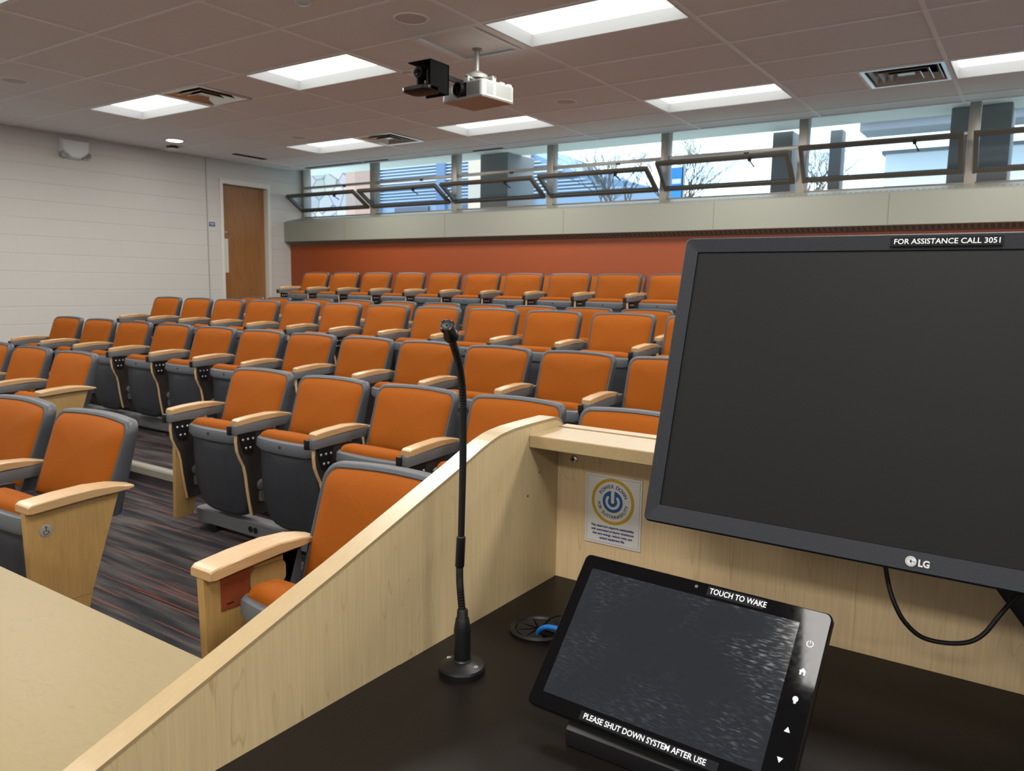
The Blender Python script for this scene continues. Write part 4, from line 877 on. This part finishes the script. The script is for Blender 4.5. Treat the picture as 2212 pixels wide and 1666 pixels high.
bar((-.10, .0, .09), (-.012, .0, -.022), .030, .028, 'arm_link', t); bar((-.035, .0, .09), (.05, .0, -.005), .018, .03, 'arm_rod', t, M['monitor']); bar((-.022, -.016, -.006), (.035, -.016, -.065), .034, .012, 'arm_joint', t)
bar((.02, .0, -.03), (.06, .03, -.03), .05, .05, 'wall_bracket', t); MB().box(-.06, .12, -.06, .0, .09, .25).build('vesa_head', M['black'], t, bevel=.004)
cable('monitor_cable', [(4.279, -3.378, 1.036), (4.2851, -3.38, 1.0096), (4.2909, -3.385, .9895), (4.299, -3.39, .9728), (4.3089, -3.39, .9576), (4.3244, -3.385, .9442), (4.3453, -3.38, .9416), (4.3654, -3.375, .9458), (4.3785, -3.37, .9564), (4.3888, -3.365, .9746), (4.3991, -3.36, .9926), (4.4062, -3.355, 1.0016), (4.43, -3.345, 1.02)], .0024, M['black'], 'black cable looping below the monitor in front of wood panel')
# touch panel
tp = empty('touchscreen_controller', mat=frame((4.0048, -3.6458, .8868), (.99959, -.02796, -.00531), (.02281, .67569, .73683), (-.01702, -.73665, .67606)))
tag(tp, 'black glass touch control panel tilted on the desktop', 'touchscreen')
TW, TH = .2585, .167
def tr(y, d=0, r=.006): return [(TW / 2 + x, y, TH / 2 + z) for x, z in rrect(TW - 2 * d, TH - 2 * d, r, 5)]
MB().rings([tr(.012, .004), tr(.010), tr(.0014), tr(.0004, .0008)], cap0=True).build('case', M['chrome'] if False else M['black'], tp, smooth=True)
MB().rings([tr(.0012, .0002), tr(-.0002, .0012)], cap1=True).build('glass', M['glassblack'], tp, smooth=True)
MB().box(.0135, .2318, -.0004, .0, .0155, .1518).build('screen', M['touch'], tp)
def Tp(u, v): return (u, -.0006, v)
def icon(name, polys):
    g = MB()
    for pl_ in polys: g.add([Tp(*p) for p in pl_], [tuple(range(len(pl_)))])
    return g.build(name, M['ink_white'], tp)
def circ(c, r, n=20, a0=0, a1=360): return [(c[0] + r * math.cos(math.radians(a0 + (a1 - a0) * k / n)), c[1] + r * math.sin(math.radians(a0 + (a1 - a0) * k / n))) for k in range(n if a1 - a0 == 360 else n + 1)]
c = (.2451, .1345); ring = []
for k in range(20):
    a0, a1 = math.radians(120 + 15 * k), math.radians(135 + 15 * k)
    ring.append([(c[0] + r * math.cos(a), c[1] + r * math.sin(a)) for a, r in ((a0, .0024), (a1, .0024), (a1, .0031), (a0, .0031))])
ring.append([(c[0] - .0003, c[1] + .0005), (c[0] + .0003, c[1] + .0005), (c[0] + .0003, c[1] + .0034), (c[0] - .0003, c[1] + .0034)])
icon('power_icon', ring)
c = (.2448, .1084); icon('home_icon', [[(c[0] - .0032, c[1] + .0002), (c[0] + .0032, c[1] + .0002), (c[0], c[1] + .0034)], [(c[0] - .0024, c[1] - .003), (c[0] - .0009, c[1] - .003), (c[0] - .0009, c[1] + .0006), (c[0] - .0024, c[1] + .0006)], [(c[0] + .0009, c[1] - .003), (c[0] + .0024, c[1] - .003), (c[0] + .0024, c[1] + .0006), (c[0] + .0009, c[1] + .0006)], [(c[0] - .0024, c[1] - .0005), (c[0] + .0024, c[1] - .0005), (c[0] + .0024, c[1] + .001), (c[0] - .0024, c[1] + .001)]])
c = (.2445, .0831); icon('light_icon', [circ((c[0], c[1] + .0005), .0024), [(c[0] - .0009, c[1] - .0035), (c[0] + .0009, c[1] - .0035), (c[0] + .0012, c[1] - .0012), (c[0] - .0012, c[1] - .0012)]])
c = (.2443, .0566); icon('up_icon', [[(c[0] - .0025, c[1] - .002), (c[0] + .0025, c[1] - .002), (c[0], c[1] + .0024)]])
c = (.2441, .0311); icon('down_icon', [[(c[0] - .0025, c[1] + .002), (c[0], c[1] - .0024), (c[0] + .0025, c[1] + .002)]])
l1 = MB().box(.1408, .1972, -.0007, .0, .1545, .1642).build('label_strip', M['labeltape'], tp)
text('lettering', 'TOUCH TO WAKE', .0080, M['ink_white'], l1, lambda u, v: (.1432 + u * .835, -.0009, .15935 + v), bold=.00009)
l2 = MB().box(.0600, .1975, -.0007, .0, .0028, .0112).build('label_strip', M['labeltape'], tp)
text('lettering', 'PLEASE SHUT DOWN SYSTEM AFTER USE', .0074, M['ink_white'], l2, lambda u, v: (.0640 + u * .905, -.0009, .00705 + v), bold=.00009)
MB().lathe([(.0016, .0007), (.0009, .0009), (.0004, .0009)], c=(.1289, .0, .1608), mat=Matrix.Rotation(PI / 2, 4, 'X'), seg=14, cap=False).build('camera_dot', M['lip'], tp)
st = empty('wedge_stand', (4.135, -3.60, ZD)); tag(st, 'black wedge stand under the touch control panel', 'stand')
MB().prism([(-.045, .001), (-.045, .018), (-.028, .030), (.045, .108), (.07, .108), (.09, .001)], -.085, .085).build('wedge', M['black'], st, bevel=.002)
